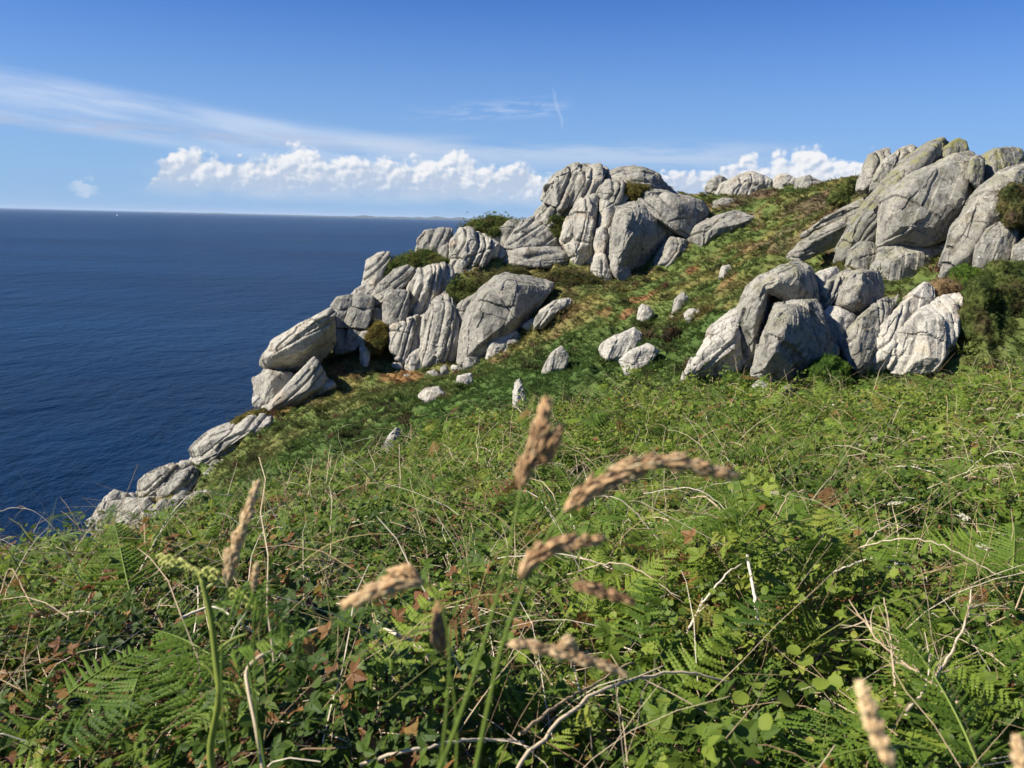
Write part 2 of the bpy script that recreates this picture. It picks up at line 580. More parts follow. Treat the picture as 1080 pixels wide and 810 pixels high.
V = np.stack([GX, GY, GZ], 1)
c0 = len(V)
V = np.concatenate([V, [[0, 0, float(ground(np.array([0.]), np.array([0.]))[0])]]])
gc = np.concatenate([gc, soil])
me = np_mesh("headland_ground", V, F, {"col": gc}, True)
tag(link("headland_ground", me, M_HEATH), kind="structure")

# ------------------------------------------------------------------ granite
def unproj(pts, d): return np.array([P(a, b, d) for a, b in pts])


def chop(pts, r, amount=1.0):
    """split flat joint faces off the side that looks at the path (and its flanks) so that the block is angular"""
    for (a, b, c), fr in (((-.72, .18, .66), (.04, .16)), ((.70, .08, .70), (.05, .17)), ((0, .12, 1), (.03, .12)), ((-.15, .78, .60), (.04, .15)), ((.1, -.55, .83), (.03, .13)),
                          ((-.35, .5, .8), (.02, .09)), ((.45, .5, .75), (.02, .09))):
        n = (a + r.normal() * .16) * _R + (b + r.normal() * .16) * _U - c * _F
        n /= np.linalg.norm(n)
        t = pts @ n
        cut = t.max() - (t.max() - t.min()) * r.uniform(*fr) * amount
        bm = bmesh.new()
        for p in pts: bm.verts.new(p)
        bmesh.ops.convex_hull(bm, input=bm.verts[:])
        lo = [v for v in bm.verts if not v.link_faces]
        bmesh.ops.delete(bm, geom=lo, context='VERTS')
        bmesh.ops.bisect_plane(bm, geom=bm.verts[:] + bm.edges[:] + bm.faces[:], plane_co=Vector(n * cut), plane_no=Vector(n), clear_outer=True)
        pts = np.array([v.co[:] for v in bm.verts]); bm.free()
    return pts


def voxel(hulls, size):
    bm = bmesh.new()
    for pts in hulls:
        vs = [bm.verts.new(p) for p in pts]
        r = bmesh.ops.convex_hull(bm, input=vs, use_existing_faces=False)
        junk = {g for g in r.get('geom_interior', []) + r.get('geom_unused', []) if isinstance(g, bmesh.types.BMVert)}
        bmesh.ops.delete(bm, geom=list(junk), context='VERTS')
    bmesh.ops.recalc_face_normals(bm, faces=bm.faces)
    me = bpy.data.meshes.new("t"); bm.to_mesh(me); bm.free()
    o = bpy.data.objects.new("t", me); COL.objects.link(o)
    md = o.modifiers.new("r", 'REMESH'); md.mode = 'VOXEL'; md.voxel_size = size
    dg = bpy.context.evaluated_depsgraph_get()
    ev = o.evaluated_get(dg)
    m2 = ev.to_mesh()
    n = len(m2.vertices); v = np.empty(n * 3, np.float32); m2.vertices.foreach_get("co", v)
    e = np.empty(len(m2.edges) * 2, np.int32); m2.edges.foreach_get("vertices", e)
    nf = len(m2.polygons); lt = np.empty(nf, np.int32); m2.polygons.foreach_get("loop_total", lt)
    lv = np.empty(len(m2.loops), np.int32); m2.loops.foreach_get("vertex_index", lv)
    ev.to_mesh_clear()
    bpy.data.objects.remove(o); bpy.data.meshes.remove(me)
    F = lv.reshape(-1, 4) if (lt == 4).all() else None
    if F is None:
        st = np.concatenate([[0], np.cumsum(lt)[:-1]])
        F = np.stack([lv[st], lv[st + 1], lv[st + 2], lv[st + np.minimum(3, lt - 1)]], 1)[lt == 4]
    return v.reshape(-1, 3).astype(float), e.reshape(-1, 2), F


def lap(v, e, it, lam=0.5):
    n = len(v)
    deg = np.bincount(e.ravel(), minlength=n).astype(float)[:, None] + 1e-9
    for _ in range(it):
        s = np.stack([np.bincount(e[:, 0], v[e[:, 1], k], n) + np.bincount(e[:, 1], v[e[:, 0], k], n) for k in range(3)], 1)
        v = v + lam * (s / deg - v)
    return v


def vnormals(v, F):
    a, b, c, d = (v[F[:, i]] for i in range(4))
    fn = np.cross(c - a, d - b)
    n = np.zeros_like(v)
    for k in range(3):
        for i in range(4):
            n[:, k] += np.bincount(F[:, i], fn[:, k], len(v))
    return n / (np.linalg.norm(n, axis=1)[:, None] + 1e-12)


_rk = [0]


def rock_hull(pts, d, th=None, fr=None, tilt=0.25, sink=2.0, seed=0, flat=False):
    """3-D block whose outline is seen at pts from the path: silhouette ring, a broken front face and a back"""
    r = np.random.default_rng(seed)
    pts = np.asarray(pts, float)
    c = (pts.max(0) + pts.min(0)) / 2; w, h = np.ptp(pts, axis=0)
    u = pts - c
    pts = c + u * (1 + 1.9 / np.maximum(np.linalg.norm(u, axis=1), 6))[:, None]
    mpp = d / FPX
    if th is None: th = 0.95 * min(max(w, 0.5 * h), max(h, 0.5 * w)) * mpp
    H = []
    lowcut = pts[:, 1].max() - 0.22 * h
    for q in pts:
        dd = d + tilt * mpp * (c[1] - q[1]) + r.uniform(-.20, .10) * th
        H.append(P(q[0], q[1], dd))
        if sink and q[1] > lowcut: H.append(P(q[0], q[1] + sink, dd))
    if fr is None:
        # two or three flat faces meeting at an upright edge left of the middle, with a bevel along the top
        rx = c[0] - w * r.uniform(0.02, 0.26); yt = c[1] - h * r.uniform(0.12, 0.30); lean = r.uniform(-.25, .25)
        kl, kr, kt = r.uniform(.4, .9), r.uniform(.15, .55), r.uniform(.4, 1.0)

        def dep(x, y):
            x0 = rx + lean * (c[1] - y)
            q_ = 0.5 - max(0, x0 - x) / w * kl - max(0, x - x0) / w * kr - max(0, yt - y) / h * kt
            return max(q_, 0.02)
        if flat: kl, kr, kt = .12, .15, .25
        for q in pts:
            f = c + (q - c) * (0.96 if flat else 0.94)
            H.append(P(f[0], f[1], d + tilt * mpp * (c[1] - f[1]) - th * dep(f[0], f[1])))
        ys = np.linspace(pts[:, 1].min(), pts[:, 1].max(), 40)
        ins = []
        for y in ys:
            x0 = rx + lean * (c[1] - y)
            xs_ = []
            for a_, b_ in zip(pts, np.roll(pts, -1, 0)):
                if (a_[1] - y) * (b_[1] - y) < 0: xs_.append(a_[0] + (b_[0] - a_[0]) * (y - a_[1]) / (b_[1] - a_[1]))
            if len(xs_) >= 2:
                lo_, hi_ = min(xs_), max(xs_)
                ins.append((lo_, hi_, y))
                if lo_ + .06 * w < x0 < hi_ - .06 * w: H.append(P(x0, y, d + tilt * mpp * (c[1] - y) - th * dep(x0, y)))
        if ins:
            lo_, hi_, y = min(ins, key=lambda t_: abs(t_[2] - yt))
            for k_ in (.08, .92): H.append(P(lo_ + (hi_ - lo_) * k_, yt, d + tilt * mpp * (c[1] - yt) - th * dep(lo_ + (hi_ - lo_) * k_, yt)))
    else:
        for fx, fy, k in fr: H.append(P(fx, fy, d - th * k))
    for q in pts:
        f = c + (q - c) * 0.93
        if sink and q[1] > lowcut: f[1] = q[1] + 0.6 * sink
        H.append(P(f[0], f[1], d + th * r.uniform(0.4, 0.6)) )
    return np.array(H), th


def rock_mesh(name, parts, rnd=2, fl=None, rough=1.0, vox=1.12, cracks=1, seed=None, cut=0.55):
    """parts: list of (pts, d, kwargs); returns world-space V,F.  fl=(angle_deg,spacing_px,depth_px): joints running at that screen-ish angle"""
    _rk[0] += 1
    seed = _rk[0] * 7 + 3 if seed is None else seed
    hulls = []; dm = 0; thm = 0; sz = 0
    for i, (pts, d, kw) in enumerate(parts):
        h, t = rock_hull(pts, d, seed=seed + i * 31, **kw)
        if cut: h = chop(h, np.random.default_rng(seed + i * 31 + 5), cut)
        hulls.append(h); dm = max(dm, d); thm = max(thm, t)
        sz = max(sz, np.ptp(np.asarray(pts, float), axis=0).max() * d / FPX)
    mpp = dm / FPX
    vs = max(mpp * vox, 0.018)
    v, e, F = voxel(hulls, vs)
    for _ in range(min(rnd, 2)):
        v = lap(v, e, 1, 0.5); v = lap(v, e, 1, -0.34)
    r = np.random.default_rng(seed)
    off = r.uniform(0, 100, 3)
    n = vnormals(v, F)
    q = v + off
    s1 = 0.42 * sz
    d = 0.010 * sz * fbm(q / s1, 3) * rough + 0.005 * sz * fbm(q / (0.16 * sz), 3) * rough
    rid = 1 - np.abs(fbm(q / (vs * 9), 3)) * 2.2
    d += vs * 0.16 * rough * (rid - 0.5) + vs * 0.32 * rough * fbm(q / (vs * 3.0), 2)
    # fracture into joint-bounded facets: each cell of a skewed, wobbling 3-D lattice stands a little in or out and tilts
    ja = math.radians((fl[0] if isinstance(fl, tuple) else 62) + r.uniform(-8, 8))
    j1 = math.sin(ja) * _R - math.cos(ja) * _U + 0.35 * _F; j2 = math.cos(ja) * _R + math.sin(ja) * _U + 0.15 * _F
    j3 = np.cross(j1, j2)
    JM = np.stack([j / np.linalg.norm(j) for j in (j1, j2, j3)])
    for lv, (spn, amp) in enumerate(((0.40, 0.026), (0.16, 0.012), (0.07, 0.005))):
        sp_ = max(spn * sz, 3.5 * vs)
        w_ = np.stack([fbm(q / (sp_ * 1.3) + 40 * k + 7 * lv, 2) for k in range(3)], 1) * 0.16
        t_ = (q @ JM.T) / (sp_ * np.array([0.75, 1.7, 1.1])) + w_
        ce = np.floor(t_); ft = t_ - ce - 0.5
        hsh = lambda k: np.mod(np.sin(ce @ np.array([12.9898, 78.233, 37.719]) + k * 4.1) * 43758.5453, 1.0)
        d += amp * sz * rough * ((hsh(0) - 0.5) * 1.7 + ft[:, 0] * (hsh(1) - 0.5) * 1.0 + ft[:, 1] * (hsh(2) - 0.5) * 0.8)
    fls = [] if fl is None else (list(fl) if isinstance(fl, list) else [fl])
    fls = [(f[0], f[1], f[2] * 1.35) for f in fls]
    if cracks > 1: fls.append((62 + r.uniform(-14, 14) + (80 if r.uniform() < .3 else 0), 0.42 * sz / mpp, 1.5))
    if fls:
        for (ang, sp, dp) in fls:
            a = math.radians(ang)
            nn = math.sin(a) * _R + math.cos(a) * (-_U) * -1.0
            # joint planes contain the screen direction (cos a, sin a up); tipped a little into the hill
            nn = math.sin(a) * _R - math.cos(a) * _U + 0.35 * _F
            nn /= np.linalg.norm(nn)
            wob = 0.10 * sp * mpp * fbm(q / (sp * mpp * 3.0), 3)
            t = (q @ nn + wob) / (sp * mpp)
            t = t + 0.28 * np.sin(2.3 * t + seed)
            cell = np.floor(t); ft = t - cell
            edge = np.minimum(ft, 1 - ft) * sp * mpp
            depth = dp * mpp * (0.5 + 0.9 * np.abs(np.sin(cell * 12.9898 + 4)))
            d -= depth * np.exp(-(edge / (vs * 1.1)) ** 2)
            d += 0.28 * dp * mpp * np.sin(cell * 78.233 + 1.3)         # slabs stand a little proud of one another
    for k in range(cracks):
        nn = r.normal(size=3); nn /= np.linalg.norm(nn)
        c = q.mean(0) + r.normal(size=3) * sz * 0.16
        t = np.abs((q - c) @ nn + 0.022 * sz * fbm(q / (0.3 * sz) + 9 * k, 3))
        gate = smooth(-0.15, 0.1, fbm(q / (0.5 * sz) + 3.1 * k, 2))
        d -= (1.9 * vs) * np.exp(-(t / (vs * 0.8)) ** 2) * gate
    v = v + n * d[:, None]
    v = lap(v, e, 1, 0.12)
    return v, F


GROUPS = {}


def rock(label, parts, mat, cat="rock", name="granite_boulder", group=None, **kw):
    v, F = rock_mesh(name, parts, **kw)
    base = np.array([v[:, 0].mean(), v[:, 1].mean(), v[:, 2].min()])
    me = np_mesh(name, v - base, F, None, False)
    o = link(name, me, mat, loc=base)
    tag(o, label, cat, group)
    return o


def outcrop(label, pieces, cat="rock outcrop", name="granite_outcrop", group=None):
    """one jointed mass of rock: an Empty with its blocks as parts.  pieces: (part name, parts, mat, kwargs)"""
    built = []
    for pn, parts, mat, kw in pieces:
        kw = dict(kw); lab = kw.pop('label', None)
        v, F = rock_mesh(pn, parts, **kw); built.append((pn, v, F, mat, lab))
    allv = np.concatenate([b[1] for b in built])
    base = np.array([allv[:, 0].mean(), allv[:, 1].mean(), allv[:, 2].min()])
    root = empty(name, base)
    tag(root, label, cat, group)
    for pn, v, F, mat, lab in built:
        o = link(pn, np_mesh(pn, v - base, F, None, False), mat, parent=root)
        if lab: o["label"] = lab
    return root


def S(pts, d, **kw): return (pts, d, kw)


# ---- the tumbled blocks at the sea edge, lowest left
GE = "granite blocks tumbling down to the sea"
rock("long pale sloping slab of granite reaching up to the overhung boulder above the sea",
     [S([(199, 490), (200, 476), (209, 467), (222, 456), (243, 446), (270, 438), (287, 438), (288, 447), (280, 462), (256, 466), (240, 474), (228, 490), (216, 498)], 37,
        fr=[(203, 478, .5), (222, 466, .5), (262, 449, .45), (280, 447, .4), (208, 490, .55), (228, 480, .55), (250, 466, .5)], sink=4)], G_PALE, group=GE, name="granite_slab", fl=(38, 9, 1.5))
rock("grey squarish block tucked under the lower end of the long pale slab",
     [S([(214, 497), (226, 486), (238, 490), (243, 502), (236, 514), (220, 518), (206, 521), (207, 508)], 35.8, fr=[(217, 500, .5), (228, 497, .6), (236, 505, .5), (226, 514, .5)], sink=4)], G_GREY, group=GE)
rock("low rounded rock lump at the grass line below the sea edge blocks",
     [S([(199, 526), (212, 517), (228, 518), (232, 534), (224, 545), (203, 545)], 34.4, sink=6)], G_PALE, group=GE)
rock("angular block leaning out over the sea, highest of the tumbled edge blocks",
     [S([(144, 520), (146, 507), (155, 500), (170, 495), (188, 489), (196, 493), (186, 507), (172, 521), (155, 529)], 36, sink=3)], G_GREY, group=GE, rough=1.4, fl=(40, 8, 1.6))
rock("dark faced block with a pale sloping top edge amid the tumbled sea edge rocks",
     [S([(161, 538), (165, 520), (186, 503), (203, 493), (210, 501), (206, 518), (198, 534), (178, 543)], 35.4, fr=[(176, 517, .45), (202, 497, .4), (184, 512, .5), (172, 534, .4), (192, 527, .3)], sink=5)], G_GREY, group=GE, rough=1.4, fl=(45, 8, 1.8))
rock("leftmost rock of the headland, a pale block with a knob on top",
     [S([(96, 556), (98, 548), (107, 533), (116, 530), (130, 526), (135, 527), (124, 545), (120, 560), (104, 562)], 34.6, sink=4),
      S([(108, 533), (112, 526), (121, 518), (134, 521), (134, 528), (120, 536)], 35.2, sink=0)], G_PALE, group=GE, rough=1.3)
rock("tilted pale block second from the left end of the sea edge rocks",
     [S([(120, 546), (134, 527), (156, 525), (162, 535), (152, 548), (136, 561), (118, 562)], 34.2, sink=5)], G_PALE, group=GE, fl=(35, 9, 1.5))
rock("wedge of grey rock at the foot of the tumbled edge blocks beside the green undergrowth",
     [S([(130, 562), (150, 541), (164, 536), (174, 541), (166, 556), (150, 566)], 33.6, sink=5)], G_GREY, group=GE)
rock("flat pale stone sliver lying in short grass near the sea edge blocks",
     [S([(245, 526), (258, 516), (268, 510), (266, 519), (255, 527)], 30.2, th=.5, sink=3)], G_WHITE, name="stone", cat="stone", cracks=0)

# ---- the overhung boulder and the leaning slab
GB = "big granite boulders on the seaward slope"
rock("big overhanging slab shaped boulder with pale flat top and dark underside above the sea",
     [S([(276, 385), (278, 374), (290, 359), (313, 346), (348, 326), (353, 330), (352, 364), (335, 386), (312, 395), (295, 396), (280, 391)], 42.5,
        fr=[(296, 375, .5), (315, 368, .5), (346, 353, .42), (284, 372, .42), (300, 357, .25)], sink=0, tilt=-1.0)], G_PALE, group=GB, rnd=3, fl=(27, 13, .9), rough=.8)
rock("split block wedged beneath the big overhanging slab boulder",
     [S([(274, 396), (282, 391), (302, 394), (312, 396), (310, 407), (288, 423), (272, 421)], 42.6, fr=[(280, 395, .4), (286, 400, .5), (284, 416, .45), (298, 400, .3)], sink=5),
      S([(267, 400), (279, 391), (283, 397), (278, 416), (269, 420)], 43.6, sink=4)], G_PALE, group=GB, rnd=3)
rock("tilted triangular slab propped against the overhanging boulder with dark shadowed underside",
     [S([(279, 431), (290, 420), (306, 404), (331, 377), (340, 390), (352, 408), (344, 420), (322, 434), (300, 441), (286, 437)], 41,
        fr=[(284, 429, .45), (310, 421, .5), (328, 408, .5), (346, 404, .42), (332, 385, .3), (310, 406, .35)], sink=3, tilt=-0.7)], G_PALE, group=GB, rnd=3, fl=(45, 11, 1.4), rough=.8)

# ---- jointed wall
W = [("block", [S([(350, 322), (357, 314), (371, 311), (373, 324), (352, 326)], 45.2, th=2.4, sink=2, flat=True)], G_GREY, dict(cut=0, rnd=1, cracks=0, rough=.7)),
     ("block", [S([(373, 323), (373, 312), (380, 310), (393, 313), (393, 326)], 45.2, th=2.4, sink=2, flat=True)], G_GREY, dict(cut=0, rnd=1, cracks=0, rough=.7)),
     ("block", [S([(345, 330), (351, 325), (367, 325), (361, 345), (350, 344)], 44.9, th=2.4, sink=2, flat=True)], G_GREY, dict(cut=0, rnd=1, cracks=0, rough=.7)),
     ("block", [S([(368, 325), (391, 326), (390, 338), (386, 346), (361, 345)], 44.9, th=2.4, sink=2, flat=True)], G_GREY, dict(cut=0, rnd=1, cracks=0, rough=.7)),
     ("block", [S([(352, 346), (366, 346), (363, 371), (354, 372), (350, 360)], 44.6, th=2.4, sink=2, flat=True)], G_GREY, dict(cut=0, rnd=1, cracks=0, rough=.7)),
     ("block", [S([(367, 346), (382, 347), (380, 358), (375, 368), (363, 371)], 44.6, th=2.4, sink=2, flat=True)], G_GREY, dict(cut=0, rnd=1, cracks=0, rough=.7)),
     ("block", [S([(350, 370), (374, 366), (392, 372), (392, 392), (352, 392)], 46.0, th=2.0, sink=2)], G_GREY, dict(cut=0, rnd=1, cracks=0, rough=.7))]
outcrop("wall of squared granite blocks split by level and upright joints, right above the overhung boulder", W, name="jointed_rock_wall")
rock("small upright stone post standing at the foot of the squared block wall",
     [S([(380, 368), (391, 365), (389, 378), (386, 389), (381, 388)], 43.2, th=.5, sink=3)], G_WHITE, name="stone", cat="stone", cracks=0)
rock("small pale stone perched beside yellow gorse above the upright stone post",
     [S([(377, 362), (379, 352), (388, 349), (391, 357), (382, 366)], 43.8, th=.7, sink=3)], G_WHITE, name="stone", cat="stone", cracks=0)
rock("squarish grey block between the squared block wall and the tall fluted rocks",
     [S([(405, 320), (408, 308), (431, 307), (430, 322), (426, 340), (418, 343), (406, 340)], 44.4, sink=3, flat=True)], G_GREY, group=GB)
rock("small low grey stone filling the gap right of the squared block wall",
     [S([(391, 330), (397, 326), (406, 327), (405, 341), (393, 340)], 45, sink=3)], G_GREY, name="stone", cat="stone")
rock("rounded sloping boulder above the squared block wall below the green shrub",
     [S([(392, 321), (393, 311), (400, 300), (415, 287), (430, 280), (437, 284), (430, 300), (424, 306), (407, 308), (397, 326)], 46.4, sink=3)], G_GREY, group=GB, fl=(35, 9, 1.4))
rock("pale seaward slab on the skyline edge at the left of the green shrub",
     [S([(380, 314), (385, 290), (387, 276), (398, 268), (411, 266), (412, 280), (406, 296), (398, 314)], 48, sink=4)], G_PALE, group=GB, fl=(40, 8, 1.6), name="granite_slab")
rock("narrow ledge rock stepping down from the skyline slab to the squared blocks",
     [S([(366, 318), (376, 306), (386, 300), (394, 302), (393, 313), (372, 322)], 47, sink=4)], G_PALE, group=GB)
rock("large tilted block with upright grooves and a dark right end on the seaward slope",
     [S([(427, 336), (430, 303), (441, 285), (455, 281), (473, 278), (480, 291), (471, 309), (460, 322), (450, 332)], 45.4,
        fr=[(434, 300, .4), (452, 294, .5), (458, 300, .5), (442, 326, .4), (468, 284, .3), (462, 312, .3)], sink=3)], G_PALE, group=GB, fl=(72, 8, 1.7))
rock("tall fluted rock face with pale upright ribs beneath the round grass tuft",
     [S([(441, 392), (442, 362), (447, 333), (457, 318), (467, 309), (479, 312), (483, 335), (487, 365), (474, 378), (456, 394)], 43.2,
        fr=[(449, 350, .45), (464, 322, .4), (476, 330, .4), (476, 360, .45), (462, 375, .5), (448, 384, .4)], sink=4)], G_PALE, name="fluted_rock", group=GB, fl=(77, 8, 2.3))
rock("shorter fluted rock with rusty stain left of the tall ribbed face",
     [S([(411, 362), (413, 344), (428, 338), (447, 332), (445, 352), (438, 372), (428, 384), (416, 376)], 43.6, sink=4)], G_PALE, name="fluted_rock", group=GB, fl=(68, 9, 2.0))
rock("low pale footing stone under the shorter fluted rock",
     [S([(428, 384), (432, 374), (442, 368), (446, 385), (444, 398), (430, 396)], 42.8, sink=4)], G_WHITE, name="stone", cat="stone")
rock("broad smooth rounded slab of grey granite leaning on the mid slope",
     [S([(483, 384), (486, 350), (494, 324), (507, 306), (522, 293), (534, 289), (560, 294), (574, 296), (583, 300), (580, 308), (567, 314), (561, 332), (545, 350), (530, 360), (524, 380)], 42.2, th=3.4,
        fr=[(496, 340, .5), (512, 312, .45), (535, 297, .35), (556, 304, .42), (548, 330, .5), (520, 352, .55), (500, 368, .5)], sink=4)], G_GREY, group=GB, name="granite_slab", rnd=5, cracks=1, rough=.7, cut=.3)
rock("pale broken rock at the foot of the broad smooth slab",
     [S([(512, 380), (516, 362), (528, 352), (545, 350), (548, 360), (534, 376), (524, 384)], 41.0, th=1.2, sink=4)], G_WHITE, name="stone", cat="stone")
rock("narrow pointed stone squeezed between the ribbed face and the broad smooth slab",
     [S([(482, 336), (484, 322), (496, 312), (503, 310), (500, 324), (490, 344)], 43.2, th=1, sink=2)], G_GREY, name="stone", cat="stone", group=None)
rock("pair of upright split slabs below the skyline shrub, grooved and pale",
     [S([(474, 284), (477, 255), (486, 242), (495, 240), (504, 250), (516, 253), (528, 258), (530, 268), (510, 284), (484, 296)], 48,
        fr=[(482, 262, .45), (494, 252, .45), (506, 258, .5), (518, 262, .45), (510, 278, .45), (490, 288, .45)], sink=3)], G_PALE, group=GB, fl=(66, 9, 2.6), rnd=4)
rock("rounded pale rock on the skyline at the far left against the sea",
     [S([(439, 265), (441, 252), (448, 244), (462, 241), (476, 241), (476, 252), (466, 260), (458, 265)], 50, sink=3)], G_GREY, group=GB, fl=(60, 8, 1.2))
rock("small cobble of grey rock tucked under the far left skyline rock",
     [S([(462, 270), (464, 262), (474, 256), (478, 260), (475, 270), (468, 274)], 49, sink=2)], G_GREY, name="stone", cat="stone")
rock("grey knob of rock standing among grass right of the skyline shrub",
     [S([(526, 256), (528, 241), (538, 232), (550, 234), (549, 244), (538, 256)], 49.6, sink=2)], G_GREY, group=GB)
rock("small grey stone just left of the grey knob among the grass",
     [S([(512, 256), (512, 248), (520, 244), (528, 247), (528, 257)], 49.4, sink=2)], G_GREY, name="stone", cat="stone")
D = [("upper_block", [S([(531, 260), (540, 246), (552, 234), (562, 229), (576, 230), (586, 238), (594, 258), (566, 262), (545, 264)], 48.6, sink=1)], G_GREY, dict(fl=(30, 11, 1.4))),
     ("lower_block", [S([(530, 276), (531, 262), (545, 264), (566, 262), (592, 259), (601, 268), (604, 279), (572, 282), (550, 279)], 48.0, th=2.6, sink=3)], G_GREY, dict(fl=(10, 12, 1.2)))]
outcrop("domed grey rock split by a level joint, left of the great tor", D, name="split_dome_rock")

# ---- the great tor in the middle
T = [("core_mass", [S([(590, 250), (596, 222), (612, 192), (640, 186), (690, 192), (735, 216), (735, 240), (712, 262), (690, 286), (640, 292), (612, 280)], 49.6, th=5.0, sink=3)], G_GREY, dict(fl=(70, 16, 1.5))),
     ("rib_slab", [S([(570, 211), (575, 197), (585, 185), (600, 175), (618, 173), (626, 180), (613, 205), (601, 221), (586, 219)], 49.4, th=3.0, sink=1)], G_GREY, dict(fl=(62, 11, 3.4), rnd=4)),
     ("rib_slab", [S([(602, 205), (608, 188), (620, 176), (632, 174), (641, 179), (636, 190), (622, 202), (612, 222), (602, 224)], 48.8, th=2.8, sink=1)], G_GREY, dict(fl=(66, 8, 2.4), rnd=4)),
     ("capstone", [S([(632, 190), (640, 182), (652, 178), (668, 176), (690, 181), (702, 196), (690, 200), (668, 198), (645, 196)], 49.6, th=4.0, sink=4)], G_GREY, dict(fl=(-8, 6, 1.3), rnd=4)),
     ("footing_block", [S([(560, 232), (565, 222), (574, 213), (590, 213), (601, 219), (610, 224), (606, 236), (580, 238)], 49.2, th=2.2, sink=3)], G_GREY, dict(fl=(50, 10, 2.0))),
     ("rib_slab", [S([(592, 252), (598, 233), (608, 228), (612, 208), (626, 203), (636, 206), (634, 232), (624, 250), (630, 275), (618, 284), (604, 280)], 47.6, th=3.2,
                     fr=[(604, 246, .45), (616, 215, .4), (628, 212, .35), (624, 240, .45), (620, 268, .45), (606, 266, .45)], sink=3)], G_PALE, dict(fl=(74, 15, 2.0))),
     ("shoulder_block", [S([(630, 205), (634, 192), (645, 190), (656, 192), (666, 206), (656, 214), (646, 216)], 47.9, th=2.4, sink=2)], G_GREY, dict(fl=(60, 8, 1.8))),
     ("column", [S([(631, 238), (634, 209), (646, 215), (650, 222), (643, 241), (636, 242)], 47.3, th=2.4, sink=2)], G_PALE, dict(rnd=4)),
     ("face_block", [S([(640, 286), (637, 268), (644, 238), (650, 217), (672, 209), (692, 227), (711, 247), (703, 263), (683, 283), (658, 294)], 46.8, th=5.0,
                       fr=[(650, 235, .42), (662, 222, .42), (661, 250, .52), (653, 278, .5), (682, 250, .14), (688, 264, .05)], sink=4)], G_GREY, dict(rnd=5, cracks=1)),
     ("column", [S([(627, 258), (630, 243), (637, 240), (641, 250), (637, 266), (630, 268)], 46.2, th=1.6, sink=2)], G_PALE, dict(rnd=4, cracks=0)),
     ("footing_block", [S([(625, 284), (629, 268), (636, 264), (640, 280), (645, 292), (638, 299), (628, 298)], 45.8, th=1.6, sink=3)], G_PALE, dict(rnd=4)),
     ("footing_block", [S([(652, 294), (645, 280), (650, 262), (661, 279), (664, 288), (660, 296)], 45.2, th=1.4, sink=3)], G_PALE, dict(rnd=3)),
     ("leaning_block", [S([(688, 227), (672, 212), (676, 206), (702, 205), (725, 210), (738, 213), (746, 222), (740, 236), (726, 252), (708, 238)], 47.4, th=3.6, sink=1)], G_GREY, dict(rnd=5, fl=(-38, 15, 1.6))),
     ("ledge_slab", [S([(668, 208), (672, 203), (690, 201), (704, 203), (708, 208), (690, 211)], 48.2, th=2.6, sink=2)], G_GREY, dict(rnd=4, cracks=0)),
     ("footing_block", [S([(680, 284), (692, 268), (706, 250), (723, 254), (731, 260), (722, 274), (712, 284), (696, 288)], 46.0, th=2.4,
                          fr=[(690, 277, .45), (706, 260, .4), (720, 262, .4), (706, 278, .5)], sink=4)], G_GREY, dict(rnd=3, fl=(50, 14, 1.8)))]
outcrop("great rounded tor of ribbed and cracked granite in the middle of the skyline", T, name="granite_tor", cat="rock tor")
rock("long dark grey slab sloping right from the great tor into the heath",
     [S([(724, 254), (735, 238), (752, 229), (775, 222), (795, 225), (811, 231), (803, 242), (778, 248), (757, 254), (738, 266)], 46.2, th=3.0,
        fr=[(738, 244, .4), (772, 228, .3), (798, 229, .3), (770, 240, .48), (745, 254, .45)], sink=4)], G_GREY, name="granite_slab", fl=(35, 22, 1.0))
rock("low rounded grey boulder lying in heather just above the long dark slab",
     [S([(750, 219), (754, 213), (762, 210), (774, 211), (778, 217), (776, 222)], 49.5, sink=4)], G_GREY)
rock("small dark jagged rock on the skyline at the left end of the ridge rocks",
     [S([(744, 200), (748, 192), (757, 186), (766, 189), (762, 198), (756, 204)], 54.5, sink=4)], G_GREY)
rock("broad pale hump of granite on the skyline ridge between the two tors",
     [S([(756, 206), (762, 195), (774, 189), (792, 183), (806, 187), (816, 191), (822, 203), (818, 212), (785, 214)], 54, th=4, sink=5)], G_PALE, fl=(60, 14, 1.3))
rock("low pale rock sloping down the skyline right of the broad pale hump",
     [S([(816, 208), (818, 187), (828, 185), (838, 190), (856, 202), (852, 213), (826, 214)], 51.5, sink=4)], G_PALE, fl=(40, 12, 1.3))
rock("small dark rock on the skyline at the right end of the ridge rocks",
     [S([(838, 204), (841, 190), (854, 186), (866, 193), (870, 206), (850, 210)], 50, sink=5)], G_GREY)

rock("grey bedrock showing in the gaps between ribbed and grooved blocks of the seaward slope",
     [S([(350, 385), (352, 330), (372, 312), (395, 300), (430, 288), (478, 284), (520, 296), (560, 300), (556, 325), (520, 372), (470, 388), (420, 372)], 46.6, th=2.6, sink=3)], G_GREY, name="granite_bedrock", fl=(68, 18, 1.6), group=None)

